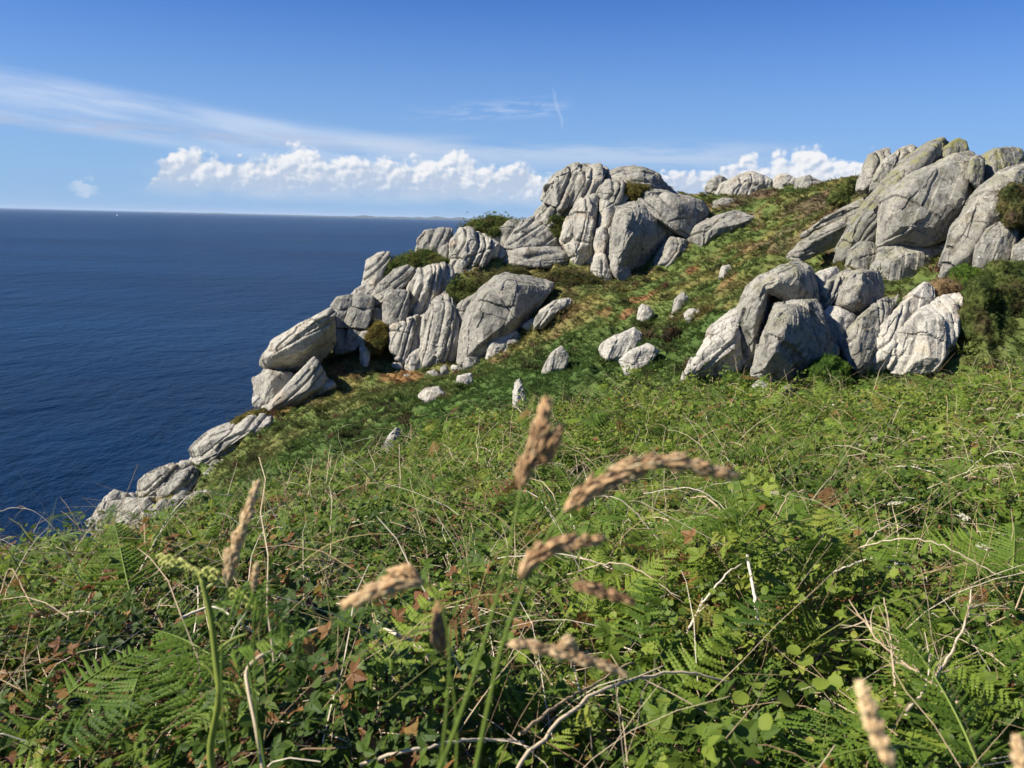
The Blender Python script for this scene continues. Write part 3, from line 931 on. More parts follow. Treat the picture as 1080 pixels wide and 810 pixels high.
# ---- the right hand tor
rock("upright slab at the back left of the right hand tor, pale against the cloud",
     [S([(905, 197), (908, 186), (917, 166), (926, 160), (936, 158), (939, 164), (928, 178), (920, 198)], 28.6, th=1.3, sink=5)], G_NEAR, name="granite_slab", fl=(62, 10, 2.0))
rock("dark upright slab squeezed between the pale back slab and the long leaning slab",
     [S([(917, 198), (922, 184), (931, 171), (947, 159), (961, 153), (968, 159), (956, 172), (938, 188), (928, 199)], 27.6, th=1.2, sink=5)], G_NEAR, name="granite_slab", fl=(55, 14, 2.0))
R1_ = [("core_mass", [S([(890, 286), (900, 262), (935, 205), (985, 176), (1030, 175), (1060, 178), (1060, 210), (1030, 262), (1000, 290), (940, 304)], 25.6, th=2.6, sink=3)], G_NEAR, dict(fl=(55, 30, 1.5))),
       ("long_slab", [S([(879, 281), (884, 262), (900, 238), (918, 213), (932, 194), (952, 172), (968, 160), (982, 151), (993, 148), (998, 156), (988, 170), (955, 198), (930, 222), (927, 255), (923, 285), (895, 290)], 25.4, th=1.5,
                        fr=[(888, 268, .45), (908, 236, .42), (940, 192, .4), (984, 156, .4), (986, 163, .42), (950, 190, .5), (926, 216, .5), (912, 262, .5), (902, 280, .45)], sink=4)], G_MOSSY, dict(rnd=4, fl=(50, 30, 1.6), cut=0)),
       ("dome_block", [S([(927, 258), (926, 235), (930, 212), (950, 193), (970, 180), (990, 170), (1008, 164), (1024, 161), (1032, 172), (1037, 200), (1026, 224), (1008, 246), (985, 257), (950, 258)], 24.2, th=2.2,
                         fr=[(938, 222, .42), (956, 196, .34), (1000, 172, .25), (1022, 178, .28), (1016, 210, .42), (985, 240, .5), (950, 240, .52)], sink=0)], G_NEAR, dict(rnd=4, cracks=0, rough=.6, cut=.2)),
       ("lower_block", [S([(921, 284), (926, 262), (950, 256), (978, 255), (999, 259), (996, 268), (980, 284), (960, 299), (936, 302)], 23.8, th=1.7, sink=4)], G_NEAR, dict(rnd=4, cracks=1, rough=.8, cut=.3)),
       ("wedge_block", [S([(1019, 187), (1024, 168), (1031, 164), (1038, 168), (1036, 192), (1030, 197)], 23.6, th=.9, sink=2)], G_MOSSY, dict(rnd=5, cracks=0)),
       ("footing_block", [S([(890, 287), (896, 266), (906, 256), (926, 257), (924, 290), (906, 292)], 24.3, th=1.0, sink=5)], G_NEAR, dict(rnd=4)),
       ("summit_block", [S([(1031, 204), (1033, 166), (1048, 159), (1064, 157), (1076, 159), (1078, 172), (1060, 188), (1042, 212)], 24.6, th=1.8, sink=6)], G_MOSSY, dict(rnd=4, cut=.1))]
outcrop("right hand tor of domed and leaning lichen covered granite slabs", R1_, name="granite_tor", cat="rock tor")
rock("mossy green knob of rock perched on top of the right hand tor",
     [S([(994, 166), (997, 157), (1003, 151), (1011, 147), (1018, 150), (1021, 160), (1012, 168), (1000, 170)], 25.2, sink=2)], G_KNOB, rnd=4, cracks=0, cut=0)
rock("smooth pale slab sweeping down the right edge of the right hand tor",
     [S([(992, 292), (998, 270), (1008, 240), (1022, 218), (1036, 200), (1055, 182), (1090, 168), (1096, 200), (1066, 222), (1050, 240), (1036, 248), (1028, 262), (1032, 285)], 22.2, th=1.7,
        fr=[(1006, 262, .42), (1022, 228, .38), (1050, 192, .3), (1080, 182, .3), (1060, 212, .48), (1036, 236, .52), (1018, 264, .52)], sink=5)], G_NEAR, name="granite_slab", rnd=4, rough=1.1)
rock("squat grey boulder under the smooth pale slab at the right edge",
     [S([(1028, 283), (1031, 260), (1041, 243), (1060, 231), (1072, 240), (1072, 262), (1060, 276), (1046, 287)], 21.2, th=1.3, sink=5)], G_NEAR, rnd=4)
rock("low boulder cut off by the right edge of the photograph beside the bushes",
     [S([(1066, 285), (1070, 262), (1082, 250), (1100, 248), (1102, 290)], 20.6, th=1.2, sink=5)], G_NEAR, rnd=4)
rock("pale streaked slab lying along the left flank of the right hand tor, upper of two",
     [S([(846, 249), (856, 238), (870, 229), (895, 217), (918, 206), (922, 214), (908, 224), (886, 229), (866, 240)], 28.4, th=1.2, sink=2)], G_NEAR, name="granite_slab", fl=(26, 9, 1.4))
rock("pale streaked slab along the left flank of the right hand tor, lower of two",
     [S([(831, 268), (845, 256), (862, 245), (890, 231), (912, 223), (912, 234), (890, 254), (862, 262), (845, 271)], 27.8, th=1.3,
        fr=[(846, 260, .45), (868, 248, .45), (896, 234, .4), (890, 242, .3), (862, 257, .3)], sink=3)], G_NEAR, name="granite_slab", fl=(26, 11, 1.2))

# ---- the boulders in front on the right
GM = "near granite boulders in front of the right hand tor"
rock("low jagged pale rock at the left foot of the near boulders, dark hollow beneath",
     [S([(721, 398), (727, 384), (740, 364), (752, 346), (766, 334), (780, 325), (786, 350), (788, 386), (766, 386), (744, 400)], 18.7, th=1.3,
        fr=[(732, 388, .4), (752, 362, .45), (772, 342, .42), (778, 366, .5), (752, 382, .48)], sink=2)], G_WHITE, group=GM, rnd=4, rough=1.7, fl=(45, 16, 1.3))
rock("tall arched boulder with rounded pale crown and shaded hollow side",
     [S([(774, 366), (777, 326), (786, 304), (800, 292), (814, 288), (816, 300), (803, 326), (800, 352), (798, 386), (784, 388)], 18.9, th=1.5,
        fr=[(784, 340, .4), (794, 312, .42), (806, 296, .4), (795, 345, .5), (794, 376, .45)], sink=4),
      S([(798, 294), (822, 281), (842, 276), (855, 286), (862, 318), (852, 324), (842, 304), (824, 302), (808, 310)], 19.0, th=1.6, fr=[(812, 298, .5), (838, 288, .48), (850, 306, .4)], sink=0),
      S([(790, 310), (840, 290), (860, 318), (856, 350), (836, 372), (800, 392)], 19.8, th=1.6, sink=4)], G_NEAR, group=GM, rnd=5, cracks=1, cut=0.25)
rock("big front boulder with pale left face and dark pitted right face",
     [S([(793, 392), (802, 355), (812, 331), (818, 322), (830, 321), (843, 325), (861, 318), (872, 342), (883, 372), (868, 388), (852, 394), (838, 407), (806, 399)], 17.8, th=2.3,
        fr=[(806, 388, .44), (815, 350, .52), (825, 331, .48), (819, 386, .52), (838, 400, .22), (866, 370, -.02), (856, 335, .02)], sink=3)], G_NEAR, group=GM, rnd=4, rough=1.3)
rock("pale leaning slab at the top centre of the near boulders",
     [S([(856, 293), (866, 287), (881, 283), (884, 288), (876, 302), (866, 318), (858, 306)], 19.8, th=1.0, sink=2)], G_WHITE, group=GM, name="granite_slab")
rock("stack of thin split leaves of rock beside the square topped block",
     [S([(860, 314), (872, 301), (884, 290), (896, 283), (899, 289), (890, 304), (880, 314), (871, 328)], 19.4, th=1.1, sink=2)], G_NEAR, group=GM, fl=(52, 6, 2.2), rnd=4, name="granite_slab")
rock("square topped block with bright left face and dark right face",
     [S([(878, 321), (886, 304), (895, 289), (910, 287), (926, 287), (931, 302), (930, 316), (912, 333), (897, 326)], 19.2, th=1.3,
        fr=[(884, 318, .44), (898, 294, .42), (909, 291, .46), (902, 322, .52), (922, 296, -.1), (918, 318, -.1)], sink=1)], G_NEAR, group=GM, rnd=3)
rock("pale wedge shaped block under the square topped block",
     [S([(869, 331), (875, 324), (888, 326), (903, 333), (898, 346), (888, 370), (879, 356)], 18.8, th=1.0, sink=4)], G_WHITE, group=GM, rnd=3)
rock("rounded dark cracked boulder right of the front boulder at the undergrowth line",
     [S([(888, 366), (896, 348), (912, 332), (930, 317), (950, 309), (940, 326), (924, 346), (920, 368), (916, 388), (905, 396), (894, 384)], 18.5, th=1.4, sink=4)], G_NEAR, group=GM, rnd=4, fl=(62, 17, 1.6))
rock("middle cracked boulder of the low group at the undergrowth line, pale topped",
     [S([(915, 388), (919, 364), (925, 345), (948, 322), (976, 300), (992, 312), (968, 330), (948, 348), (940, 376), (926, 393)], 18.5, th=1.4, sink=4)], G_WHITE, group=GM, rnd=4, fl=(55, 19, 1.6))
rock("rightmost cracked boulder of the low group, flat sunlit top under brown litter",
     [S([(938, 390), (939, 370), (948, 347), (972, 328), (995, 312), (1012, 308), (1020, 320), (1012, 344), (1004, 366), (990, 388), (962, 392)], 18.2, th=1.6, sink=4)], G_WHITE, group=GM, rnd=4, fl=(78, 18, 1.8))
rock("small pale stone half buried in ferns below the big front boulder",
     [S([(791, 414), (795, 406), (801, 402), (810, 406), (814, 416), (802, 420)], 16.9, th=.35, sink=4)], G_WHITE, name="stone", cat="stone", cracks=0)
rock("tiny tan stone right beneath the tip of the big front boulder",
     [S([(821, 413), (827, 408), (834, 406), (835, 414), (828, 418)], 16.8, th=.25, sink=4)], G_WHITE, name="stone", cat="stone", cracks=0)

# ---- stones scattered on the heath
STONES = []


def stone(label, pts, mat=None, th=None, d=None, group=None, **kw):
    q = np.array(pts, float)
    dd = hit(q[:, 0].mean(), q[:, 1].max()) if d is None else d
    s0 = P(q[:, 0].mean(), q[:, 1].max(), dd); STONES.append((s0[0], s0[1], np.ptp(q[:, 0]) * dd / FPX))
    t = th or 1.0 * min(np.ptp(q, axis=0)) * dd / FPX
    rock(label, [S(pts, dd + t * 0.15, th=t, sink=9)], mat or G_WHITE, name="stone", cat="stone", group=group, cracks=1, **kw)


stone("upper of two white flat stones lying in the heath left of the near boulders", [(632, 367), (638, 360), (668, 347), (675, 353), (673, 366), (658, 374), (640, 378)])
stone("lower of two white flat stones in the heath, pointed at its right end", [(654, 380), (666, 371), (682, 364), (695, 370), (687, 380), (672, 390), (661, 388)])
stone("small forked white stone upslope of the two white flat stones", [(672, 338), (675, 325), (678, 322), (686, 325), (688, 332), (677, 340)])
stone("small grey pointed stone in green heath, left of a dark hollow", [(709, 327), (713, 316), (719, 308), (725, 314), (722, 325)], G_PALE)
stone("grey and white pyramid shaped stone alone in the green heath", [(572, 389), (582, 374), (592, 365), (598, 376), (594, 389)], G_PALE)
stone("upright white standing stone in the dark green heath behind the grass heads", [(541, 434), (542, 405), (548, 400), (552, 416), (556, 428), (553, 436)])
stone("small white rubble stone beside the foot of the upright standing stone", [(545, 445), (550, 437), (560, 432), (563, 436), (553, 444)], th=.25)
stone("white leaning blade shaped stone low on the green heath slope", [(402, 474), (410, 461), (418, 452), (422, 455), (412, 478)], th=.4)
stone("flat grey stone on the ochre heath just right of the broad smooth slab", [(564, 339), (571, 327), (584, 319), (600, 315), (602, 319), (588, 328), (574, 337)], G_PALE)
stone("small grey stone at the right foot of the broad smooth slab", [(551, 344), (560, 337), (568, 337), (564, 346)], G_PALE)
stone("low white rubble stone in the heath below the tall ribbed rocks", [(442, 417), (450, 411), (462, 409), (468, 416), (454, 425)])
stone("little square white stone below the broad smooth slab", [(482, 404), (484, 397), (496, 394), (497, 402), (487, 406)])
stone("small tan stone in grass upslope between the long dark slab and the near boulders", [(759, 291), (762, 282), (769, 280), (772, 288), (766, 293)], G_PALE)
stone("thin white stone chip below the brown hollow", [(722, 331), (728, 327), (742, 326), (744, 330), (728, 334)], th=.3)

# ---- rubble: small broken blocks between the big ones (a few shapes, each copy a thing of its own)
RUB = []
for s, pl in enumerate(([(0, 0), (8, -9), (20, -11), (30, -3), (27, 10), (8, 12)], [(0, 0), (5, -14), (16, -16), (24, -6), (20, 9), (4, 10)], [(0, 0), (12, -7), (30, -8), (36, 0), (28, 8), (6, 9)])):
    v, F = rock_mesh("rubble", [S([(540 + a, 405 + b_) for a, b_ in pl], 20, sink=0)], rnd=2, cracks=0, seed=900 + s, vox=1.6)
    v = v - v.mean(0); v /= np.ptp(v[:, 0])
    me = np_mesh("rubble_block", v, F, None, False); me.materials.append((G_PALE, G_GREY, G_WHITE)[s]); RUB.append(me)
rr_ = np.random.default_rng(44)
SEA_L = "small broken rubble block lodged between the big blocks at the sea edge"
WALL_L = "small rubble stone at the foot of the ribbed rocks and broad slab"
for px, py, d, w, sea in [(100, 552, 34.2, .8, 1), (112, 558, 33.6, .6, 1), (140, 550, 33.8, .7, 1), (140, 528, 35.3, .9, 1), (150, 534, 34.8, .7, 1), (168, 545, 33.4, .8, 1), (180, 545, 33.2, .9, 1), (190, 538, 33.6, .8, 1),
                          (196, 520, 35, 1.0, 1), (204, 505, 35.8, .9, 1), (198, 498, 36.4, .9, 1), (212, 524, 34.4, .7, 1), (222, 524, 34.2, .9, 1), (232, 512, 35, .8, 1), (240, 494, 36, .8, 1), (246, 482, 36.6, .7, 1), (192, 530, 34.2, .7, 1),
                          (262, 470, 37, .7, 1), (282, 456, 37.6, .8, 1), (272, 424, 41.5, .8, 1), (280, 434, 41.0, .7, 1), (125, 536, 35, .6, 1),
                          (432, 400, 42, .8, 0), (440, 404, 41.6, .6, 0), (456, 400, 41.8, .8, 0), (470, 392, 42, .7, 0), (482, 390, 41.6, .7, 0), (500, 388, 40.8, .9, 0), (510, 390, 40.4, .6, 0), (540, 362, 41, .7, 0), (420, 388, 43, .7, 0),
                          (404, 346, 44.4, .8, 0), (398, 344, 44.6, .7, 0)]:
    o = link("rubble_block", RUB[int(rr_.integers(0, 3))], None, loc=P(px, py, d))
    sc_ = w * rr_.uniform(.85, 1.3); o.scale = (sc_, sc_ * rr_.uniform(.8, 1.2), sc_ * rr_.uniform(.8, 1.2)); o.rotation_euler = tuple(rr_.uniform(-.9, .9, 2)) + (rr_.uniform(0, 6.28),)
    tag(o, SEA_L if sea else WALL_L, "stone", "rubble among the sea edge blocks" if sea else "rubble at the foot of the ribbed rocks")
# ------------------------------------------------------------------ leaf shapes
def leaflet(L=1.0, W=0.62, fold=0.16, curl=0.18):
    """pointed toothed leaflet along +y, folded at the midrib (7 triangles a side at most)"""
    ys = [0.0, 0.12, 0.30, 0.36, 0.55, 0.62, 0.80, 1.0]
    ws = [0.0, 0.34, 0.50, 0.43, 0.44, 0.34, 0.22, 0.0]
    V = [(0, y * L, -curl * (y * L) ** 2 * 0.6) for y in ys]
    n = len(ys)
    for s in (-1, 1):
        V += [(s * w * W, y * L, w * fold - curl * (y * L) ** 2 * 0.6) for y, w in zip(ys, ws)]
    F = []
    for i in range(n - 1):
        F += [(i, i + 1, n + i + 1), (i, n + i + 1, n + i)] if i else [(0, 1, n + 1)]
        b = 2 * n
        F += [(i, b + i + 1, i + 1), (i, b + i, b + i + 1)] if i else [(0, b + 1, 1)]
    return np.array(V, float), np.array(F)


def rotz(V, a, o=(0, 0, 0)):
    c, s = math.cos(a), math.sin(a)
    return V @ np.array([[c, -s, 0], [s, c, 0], [0, 0, 1]]).T + np.asarray(o)


def merge(parts):
    V, F, n = [], [], 0
    for v, f in parts:
        V.append(v); F.append(np.asarray(f) + n); n += len(v)
    return np.concatenate(V), np.concatenate(F)


_lv, _lf = leaflet()
TRI = merge([(_lv * .55 + [0, .42, 0], _lf), (rotz(_lv * .46, 1.25, (0, .40, .0)), _lf), (rotz(_lv * .46, -1.25, (0, .40, 0)), _lf),
             (np.array([(-.012, 0, 0), (.012, 0, 0), (0, .45, 0)], float), np.array([(0, 1, 2)]))])
SIMPLE = (np.array([(0, 0, 0), (-.28, .38, .10), (0, .45, 0), (.28, .38, .10), (-.17, .75, .03), (0, 1, -.12), (.17, .75, .03)], float),
          np.array([(0, 2, 1), (0, 3, 2), (1, 2, 4), (2, 3, 6), (4, 2, 5), (2, 6, 5)]))
ROUND = (np.array([(0, 0, 0), (-.36, .2, .06), (-.46, .5, .08), (-.3, .82, .03), (0, .95, -.05), (.3, .82, .03), (.46, .5, .08), (.36, .2, .06), (0, .5, -.02)], float),
         np.array([(8, i, i + 1) for i in range(0, 7)] + [(8, 7, 0)])[:, [0, 2, 1]])


def pinna(L, n, w0):
    """one toothed side-leaf of bracken along +y: midrib with pairs of lobes"""
    V, F = [], []
    for i in range(n):
        t = i / n
        y = t * L; w = w0 * (1 - t) ** 0.75 * (0.85 if i == 0 else 1.0) + .002 * L; st = L / n
        for s in (-1, 1):
            k = len(V)
            dz = -.05 * y * t
            V += [(0, y - st * .10, dz), (s * w * 0.62, y + st * 0.10, dz - .012 * L), (s * w, y + st * 0.78, dz - .03 * L), (s * w * .60, y + st * .86, dz - .010 * L), (0, y + st * 0.86, dz)]
            f = [(k, k + 1, k + 3), (k, k + 3, k + 4), (k + 1, k + 2, k + 3)]
            F += f if s > 0 else [tuple(reversed(q)) for q in f]
    return np.array(V, float), np.array(F)


def frond(L=0.6, pairs=13, lob=9, droop=0.5, seed=0, wid=0.42):
    """bracken blade along +y with drooping tip; returns (stalk V,F),(leaf V,F)"""
    r = np.random.default_rng(seed)
    t = np.linspace(0, 1, 24)
    mid = np.stack([0.05 * L * np.sin(t * 2 + seed), L * t, -droop * L * t ** 2.2 * 0.5 + .12 * L * t], 1)
    stalk = tube(mid, np.linspace(0.006, 0.0012, 24) * (L / 0.6), 5)
    parts = []
    for i in range(pairs):
        u = 0.16 + 0.84 * (i / pairs)
        k = int(u * 23); o = mid[k]; tg = mid[min(k + 1, 23)] - mid[max(k - 1, 0)]; tg /= np.linalg.norm(tg)
        pl = L * wid * (1 - (i / pairs)) ** 0.85 * r.uniform(.88, 1.06) + 0.02 * L
        for s in (-1, 1):
            v, f = pinna(pl, max(4, int(lob * (1 - i / pairs) + 3)), 0.50 * (0.84 * L / pairs) * (1 - .3 * i / pairs))
            ang = s * (math.radians(72) - 0.35 * i / pairs) * r.uniform(.93, 1.05)
            y = np.array([-math.sin(ang), math.cos(ang), -.12 + r.normal() * .08]); y = y[0] * np.array([1, 0, 0]) + y[1] * tg + y[2] * np.array([0, 0, 1])
            y /= np.linalg.norm(y)
            z = np.array([0, -.2, 1.0]); z -= (z @ y) * y; z /= np.linalg.norm(z); x = np.cross(y, z)
            parts.append((v @ np.stack([x, y, z]) + o, f))
    return stalk, merge(parts)


# ------------------------------------------------------------------ where things grow near the camera
HALF = 1.02


def sample_fg(r0, r1, n, half=HALF, r=rng):
    a = r.uniform(-half, half, n)
    d = np.sqrt(r.uniform(r0 ** 2, r1 ** 2, n))
    x, y = d * np.sin(a), d * np.cos(a)
    keep = r.uniform(0, 1, n) < fg_mask(x, y)
    return x[keep], y[keep]


def place(x, y, scale, up=1.0, spread=0.8, hlo=0.18, hhi=1.05, sun=0.45, r=rng):
    n = len(x)
    g = ground(x, y); vh = veg_h(x, y)
    k = r.uniform(0, 1, n) ** 0.7
    z = g + vh * (hlo + (hhi - hlo) * k)
    nrm = np.stack([r.normal(size=n) * spread - sun, r.normal(size=n) * spread - .12, np.full(n, up)], 1)
    R_ = frames(nrm, r.uniform(0, 2 * math.pi, n))
    s = np.asarray(scale) * r.uniform(0.65, 1.25, n)
    return np.stack([x, y, z], 1), R_ * s[:, None, None], k


def tint_fg(x, y, k, r=rng):
    t = 0.46 + 0.55 * n2(x, y, 1.4, 91, 3) + 0.22 * n2(x, y, 0.4, 93, 2) + r.normal(size=len(x)) * 0.12 + 0.10 * k
    t = t + 0.05 * smooth(-2, 6, x) - 0.16 * smooth(.6, -.8, x) * smooth(4, 2, y)
    t = np.clip(t, 0.0, 0.88)
    rb = r.uniform(0, 1, len(x)) < (0.02 + 0.12 * smooth(0.1, .3, n2(x, y, 1.1, 97, 2)) + 0.22 * smooth(0.5, -1.0, x) * smooth(4.5, 2.0, y))
    return np.where(rb, r.uniform(0.92, 1.0, len(x)), t)


acc = Acc()
for r0, r1, dens, sc, tmpl in [(0.75, 2.6, 2000, 0.062, TRI), (2.6, 4.5, 1300, 0.068, TRI), (4.5, 7.5, 740, 0.078, TRI), (7.5, 12, 1200, 0.046, SIMPLE), (12, 20, 750, 0.064, SIMPLE)]:
    n = int(dens * HALF * (r1 ** 2 - r0 ** 2))
    x, y = sample_fg(r0, r1, n)
    kp = rng.uniform(0, 1, len(x)) < 0.30 + 0.70 * smooth(-.22, .05, n2(x, y, .9, 141, 2)); x, y = x[kp], y[kp]
    sc = sc * (1 + 0.55 * smooth(.05, .35, n2(x, y, 1.3, 151, 2)))
    p_, m_, k = place(x, y, sc)
    acc.scatter(tmpl[0], tmpl[1], p_, m_, tint_fg(x, y, k))
tag(link("bramble_undergrowth", acc.mesh("bramble_undergrowth"), M_LEAF), "tangled green bramble leaves covering the slope in the foreground", "undergrowth", kind="stuff")

# small heaps of finer leaf between the brambles, far and near
acc = Acc()
for r0, r1, dens, sc in [(0.75, 3, 1500, 0.026), (3, 6.5, 1100, 0.032), (6.5, 12, 500, 0.045), (12, 20, 260, .06)]:
    n = int(dens * HALF * (r1 ** 2 - r0 ** 2))
    x, y = sample_fg(r0, r1, n)
    kp = rng.uniform(0, 1, len(x)) < 0.25 + 0.75 * smooth(.15, -.12, n2(x, y, .9, 141, 2)); x, y = x[kp], y[kp]
    p_, m_, k = place(x, y, sc, hlo=.1, hhi=1.1)
    acc.scatter(ROUND[0], ROUND[1], p_, m_, tint_fg(x, y, k) * 0.9 + 0.05)
tag(link("small_leaf_undergrowth", acc.mesh("small_leaf_undergrowth"), M_LEAF), "small round green leaves filling gaps between the brambles", "undergrowth", kind="stuff")

# mid-distance bracken mass
acc = Acc()
FR = [frond(1.0, 13, 7, .6, s, .36) for s in range(3)]
for i, (r0, r1, n) in enumerate([(1.6, 6, 1350), (6, 11, 1250), (11, 18.5, 1100)]):
    x, y = sample_fg(r0, r1, n * 2)
    g = n2(x, y, 2.2, 111, 2) + 0.12 * smooth(-3, 4, x)
    keep = g > -0.04
    x, y = x[keep][:n], y[keep][:n]
    for s in range(3):
        q = slice(s, None, 3)
        xx, yy = x[q], y[q]
        p_, m_, k = place(xx, yy, 0.19 + .007 * (r0 + r1), up=1.0, spread=0.5, hlo=.7, hhi=1.12, sun=.2)
        acc.scatter(FR[s][1][0], FR[s][1][1], p_, m_, np.clip(0.58 + rng.normal(size=len(xx)) * .24, 0, .97))
tag(link("bracken_undergrowth", acc.mesh("bracken_undergrowth"), M_FERN), "feathery green bracken growing among the brambles", "bracken", kind="stuff")

# dead brown leaves caught in the stems
acc = Acc()
x, y = sample_fg(0.8, 7, 7500)
keep = rng.uniform(0, 1, len(x)) < 0.20 + 0.80 * smooth(0.4, -1.4, x) * smooth(5, 2, y)
x, y = x[keep], y[keep]
p_, m_, k = place(x, y, 0.045, spread=1.6, hlo=.2, hhi=1.0)
acc.scatter(SIMPLE[0] * np.array([.7, 1, 1]), SIMPLE[1], p_, m_, rng.uniform(0, 1, len(x)))
tag(link("withered_leaves", acc.mesh("withered_leaves"), M_DEADLEAF), "withered brown leaves caught in the undergrowth", "dead leaves", kind="stuff")


# dry straw and thin dead stems
def arcs(n, r0, r1, L0, L1, w, acc, lean=1.0, top=1.25, hl=0.2, tint=(0.1, 1.0), seg=6):
    x, y = sample_fg(r0, r1, n)
    n = len(x)
    g = ground(x, y) + veg_h(x, y) * rng.uniform(hl, 0.9, n)
    L = rng.uniform(L0, L1, n)
    az_ = rng.uniform(0, 2 * math.pi, n); e0 = rng.uniform(0.15, 1.35, n); e1 = e0 - rng.uniform(.1, 1.6, n) * lean
    t = np.linspace(0, 1, seg)
    e_ = e0[:, None] + (e1 - e0)[:, None] * t[None]
    dz = np.cumsum(np.sin(e_), 1) / seg * L[:, None]; dh = np.cumsum(np.cos(e_), 1) / seg * L[:, None]
    wob = rng.normal(size=(n, seg)) * 0.012 * L[:, None]
    cx = x[:, None] + np.cos(az_)[:, None] * dh - np.sin(az_)[:, None] * wob
    cy = y[:, None] + np.sin(az_)[:, None] * dh + np.cos(az_)[:, None] * wob
    cz = g[:, None] + dz
    C = np.stack([cx, cy, cz], 2)
    side = np.stack([-np.sin(az_), np.cos(az_), np.zeros(n)], 1)
    ww = (w * rng.uniform(.6, 1.4, n) * (1 + np.hypot(x, y) * 0.07))[:, None] * (1 - 0.65 * t[None])
    ring = []
    for a in (0, 2.094, 4.189):
        ring.append(C + ww[:, :, None] * (math.cos(a) * side[:, None] + math.sin(a) * np.array([0, 0.3, .95])))
    V = np.stack(ring, 2)               # n,seg,3,3
    F = []
    for i in range(seg - 1):
        for j in range(3):
            a, b = i * 3 + j, i * 3 + (j + 1) % 3
            F += [(a, b, b + 3), (a, b + 3, a + 3)]
    F = np.array(F)
    k = seg * 3
    T = np.repeat(rng.uniform(*tint, n), k)
    acc.V.append(V.reshape(-1, 3)); acc.F.append((F[None] + (np.arange(n) * k)[:, None, None]).reshape(-1, 3) + acc.n); acc.T.append(T)
    acc.n += n * k


acc = Acc()
arcs(1900, 1.0, 3.2, .2, .7, .0014, acc, tint=(.0, 1))
arcs(4200, 3.2, 8, .25, .75, .0018, acc, tint=(.0, .95))
arcs(5200, 8, 19.5, .35, .8, .0022, acc, tint=(.1, .8))
tag(link("dry_stems", acc.mesh("dry_stems"), M_STRAW), "thin dry stems tangled through the undergrowth", "dry stems", kind="stuff")
acc = Acc()
arcs(900, 1.0, 4, .2, .5, .0016, acc, lean=.6, hl=.6, tint=(0, 1))
arcs(2600, 4, 11, .25, .55, .0018, acc, lean=.6, hl=.7, tint=(0, 1))
arcs(4200, 11, 20, .25, .55, .0020, acc, lean=.6, hl=.7, tint=(.1, 1))
tag(link("wild_grass", acc.mesh("wild_grass"), M_GRASS), "thin grass blades standing through the brambles", "grass", kind="stuff")

# ------------------------------------------------------------------ heath: short cushions of heather and turf
def tuft(nb, seed, wide=1.0):
    r = np.random.default_rng(seed)
    V, F = [], []
    for i in range(nb):
        a = r.uniform(0, 6.283); t = math.acos(r.uniform(0.15, 1)); rad = r.uniform(.55, 1.0)
        d = np.array([math.sin(t) * math.cos(a) * wide, math.sin(t) * math.sin(a) * wide, math.cos(t)])
        o = d * 0.30 + r.normal(size=3) * .16; o[2] = abs(o[2]) * .6 - 0.15
        s = np.cross(d, r.normal(size=3)); s /= np.linalg.norm(s); s *= r.uniform(.06, .13)
        k = len(V); V += [o - s, o + s, o + d * rad]
        F.append((k, k + 1, k + 2))
    return np.array(V), np.array(F)


TUFTS = [tuft(18, s) for s in range(4)]
acc = Acc()
hr = np.random.default_rng(5)
for r0, r1, dens, sc in [(9, 17, 75, .10), (17, 26, 115, 0.10), (26, 36, 85, .12), (36, 48, 48, 0.15), (48, 60, 16, .22)]:
    n = int(dens * .86 * (r1 ** 2 - r0 ** 2))
    a = hr.uniform(-.72, 1.0, n); d = np.sqrt(hr.uniform(r0 ** 2, r1 ** 2, n))
    x, y = d * np.sin(a), d * np.cos(a)
    z = ground(x, y)
    keep = (hr.uniform(0, 1, n) > fg_mask(x, y) * .9) & (z > -19)
    x, y, z = x[keep], y[keep], z[keep]
    c = heath_col(x, y) * hr.uniform(.7, 1.45, len(x))[:, None]
    for s in range(4):
        q = slice(s, None, 4)
        nn = np.stack([hr.normal(size=len(x[q])) * .25 + .12, hr.normal(size=len(x[q])) * .25, np.ones(len(x[q]))], 1)
        R_ = frames(nn, hr.uniform(0, 6.283, len(nn))) * (sc * hr.uniform(.6, 1.5, len(nn)))[:, None, None]
        acc.scatter(TUFTS[s][0] * np.array([1.1, 1.1, .62]), TUFTS[s][1], np.stack([x[q], y[q], z[q]], 1), R_, c[q])
# taller sprigs of heather and small scrub standing out of the cushions
k = 2600
a = hr.uniform(-.66, .8, k); dd_ = np.sqrt(hr.uniform(17 ** 2, 54 ** 2, k))
x, y = dd_ * np.sin(a), dd_ * np.cos(a); z = ground(x, y)
keep = (fg_mask(x, y) < .1) & (z > -18) & (n2(x, y, 2.6, 133, 3) > -.02)
x, y, z = x[keep], y[keep], z[keep]; k = len(x)
c = np.where(hr.uniform(0, 1, k)[:, None] < .45, heath_col(x, y), np.array([[.075, .085, .03]])) * hr.uniform(.55, 1.3, k)[:, None]
c = np.where((hr.uniform(0, 1, k) < .16)[:, None], np.array([[.13, .075, .045]]) * hr.uniform(.6, 1.3, k)[:, None], c)
for s in range(4):
    q = slice(s, None, 4); kk = len(x[q])
    for rep in range(4):
        o = hr.normal(size=(kk, 3)) * np.array([.13, .13, .05])
        R_ = frames(np.stack([hr.normal(size=kk) * .4, hr.normal(size=kk) * .4, np.ones(kk)], 1), hr.uniform(0, 6.283, kk)) * hr.uniform(.16, .34, kk)[:, None, None]
        acc.scatter(TUFTS[(s + rep) % 4][0], TUFTS[(s + rep) % 4][1], np.stack([x[q], y[q], z[q]], 1) + o, R_, c[q] * hr.uniform(.8, 1.25, kk)[:, None])
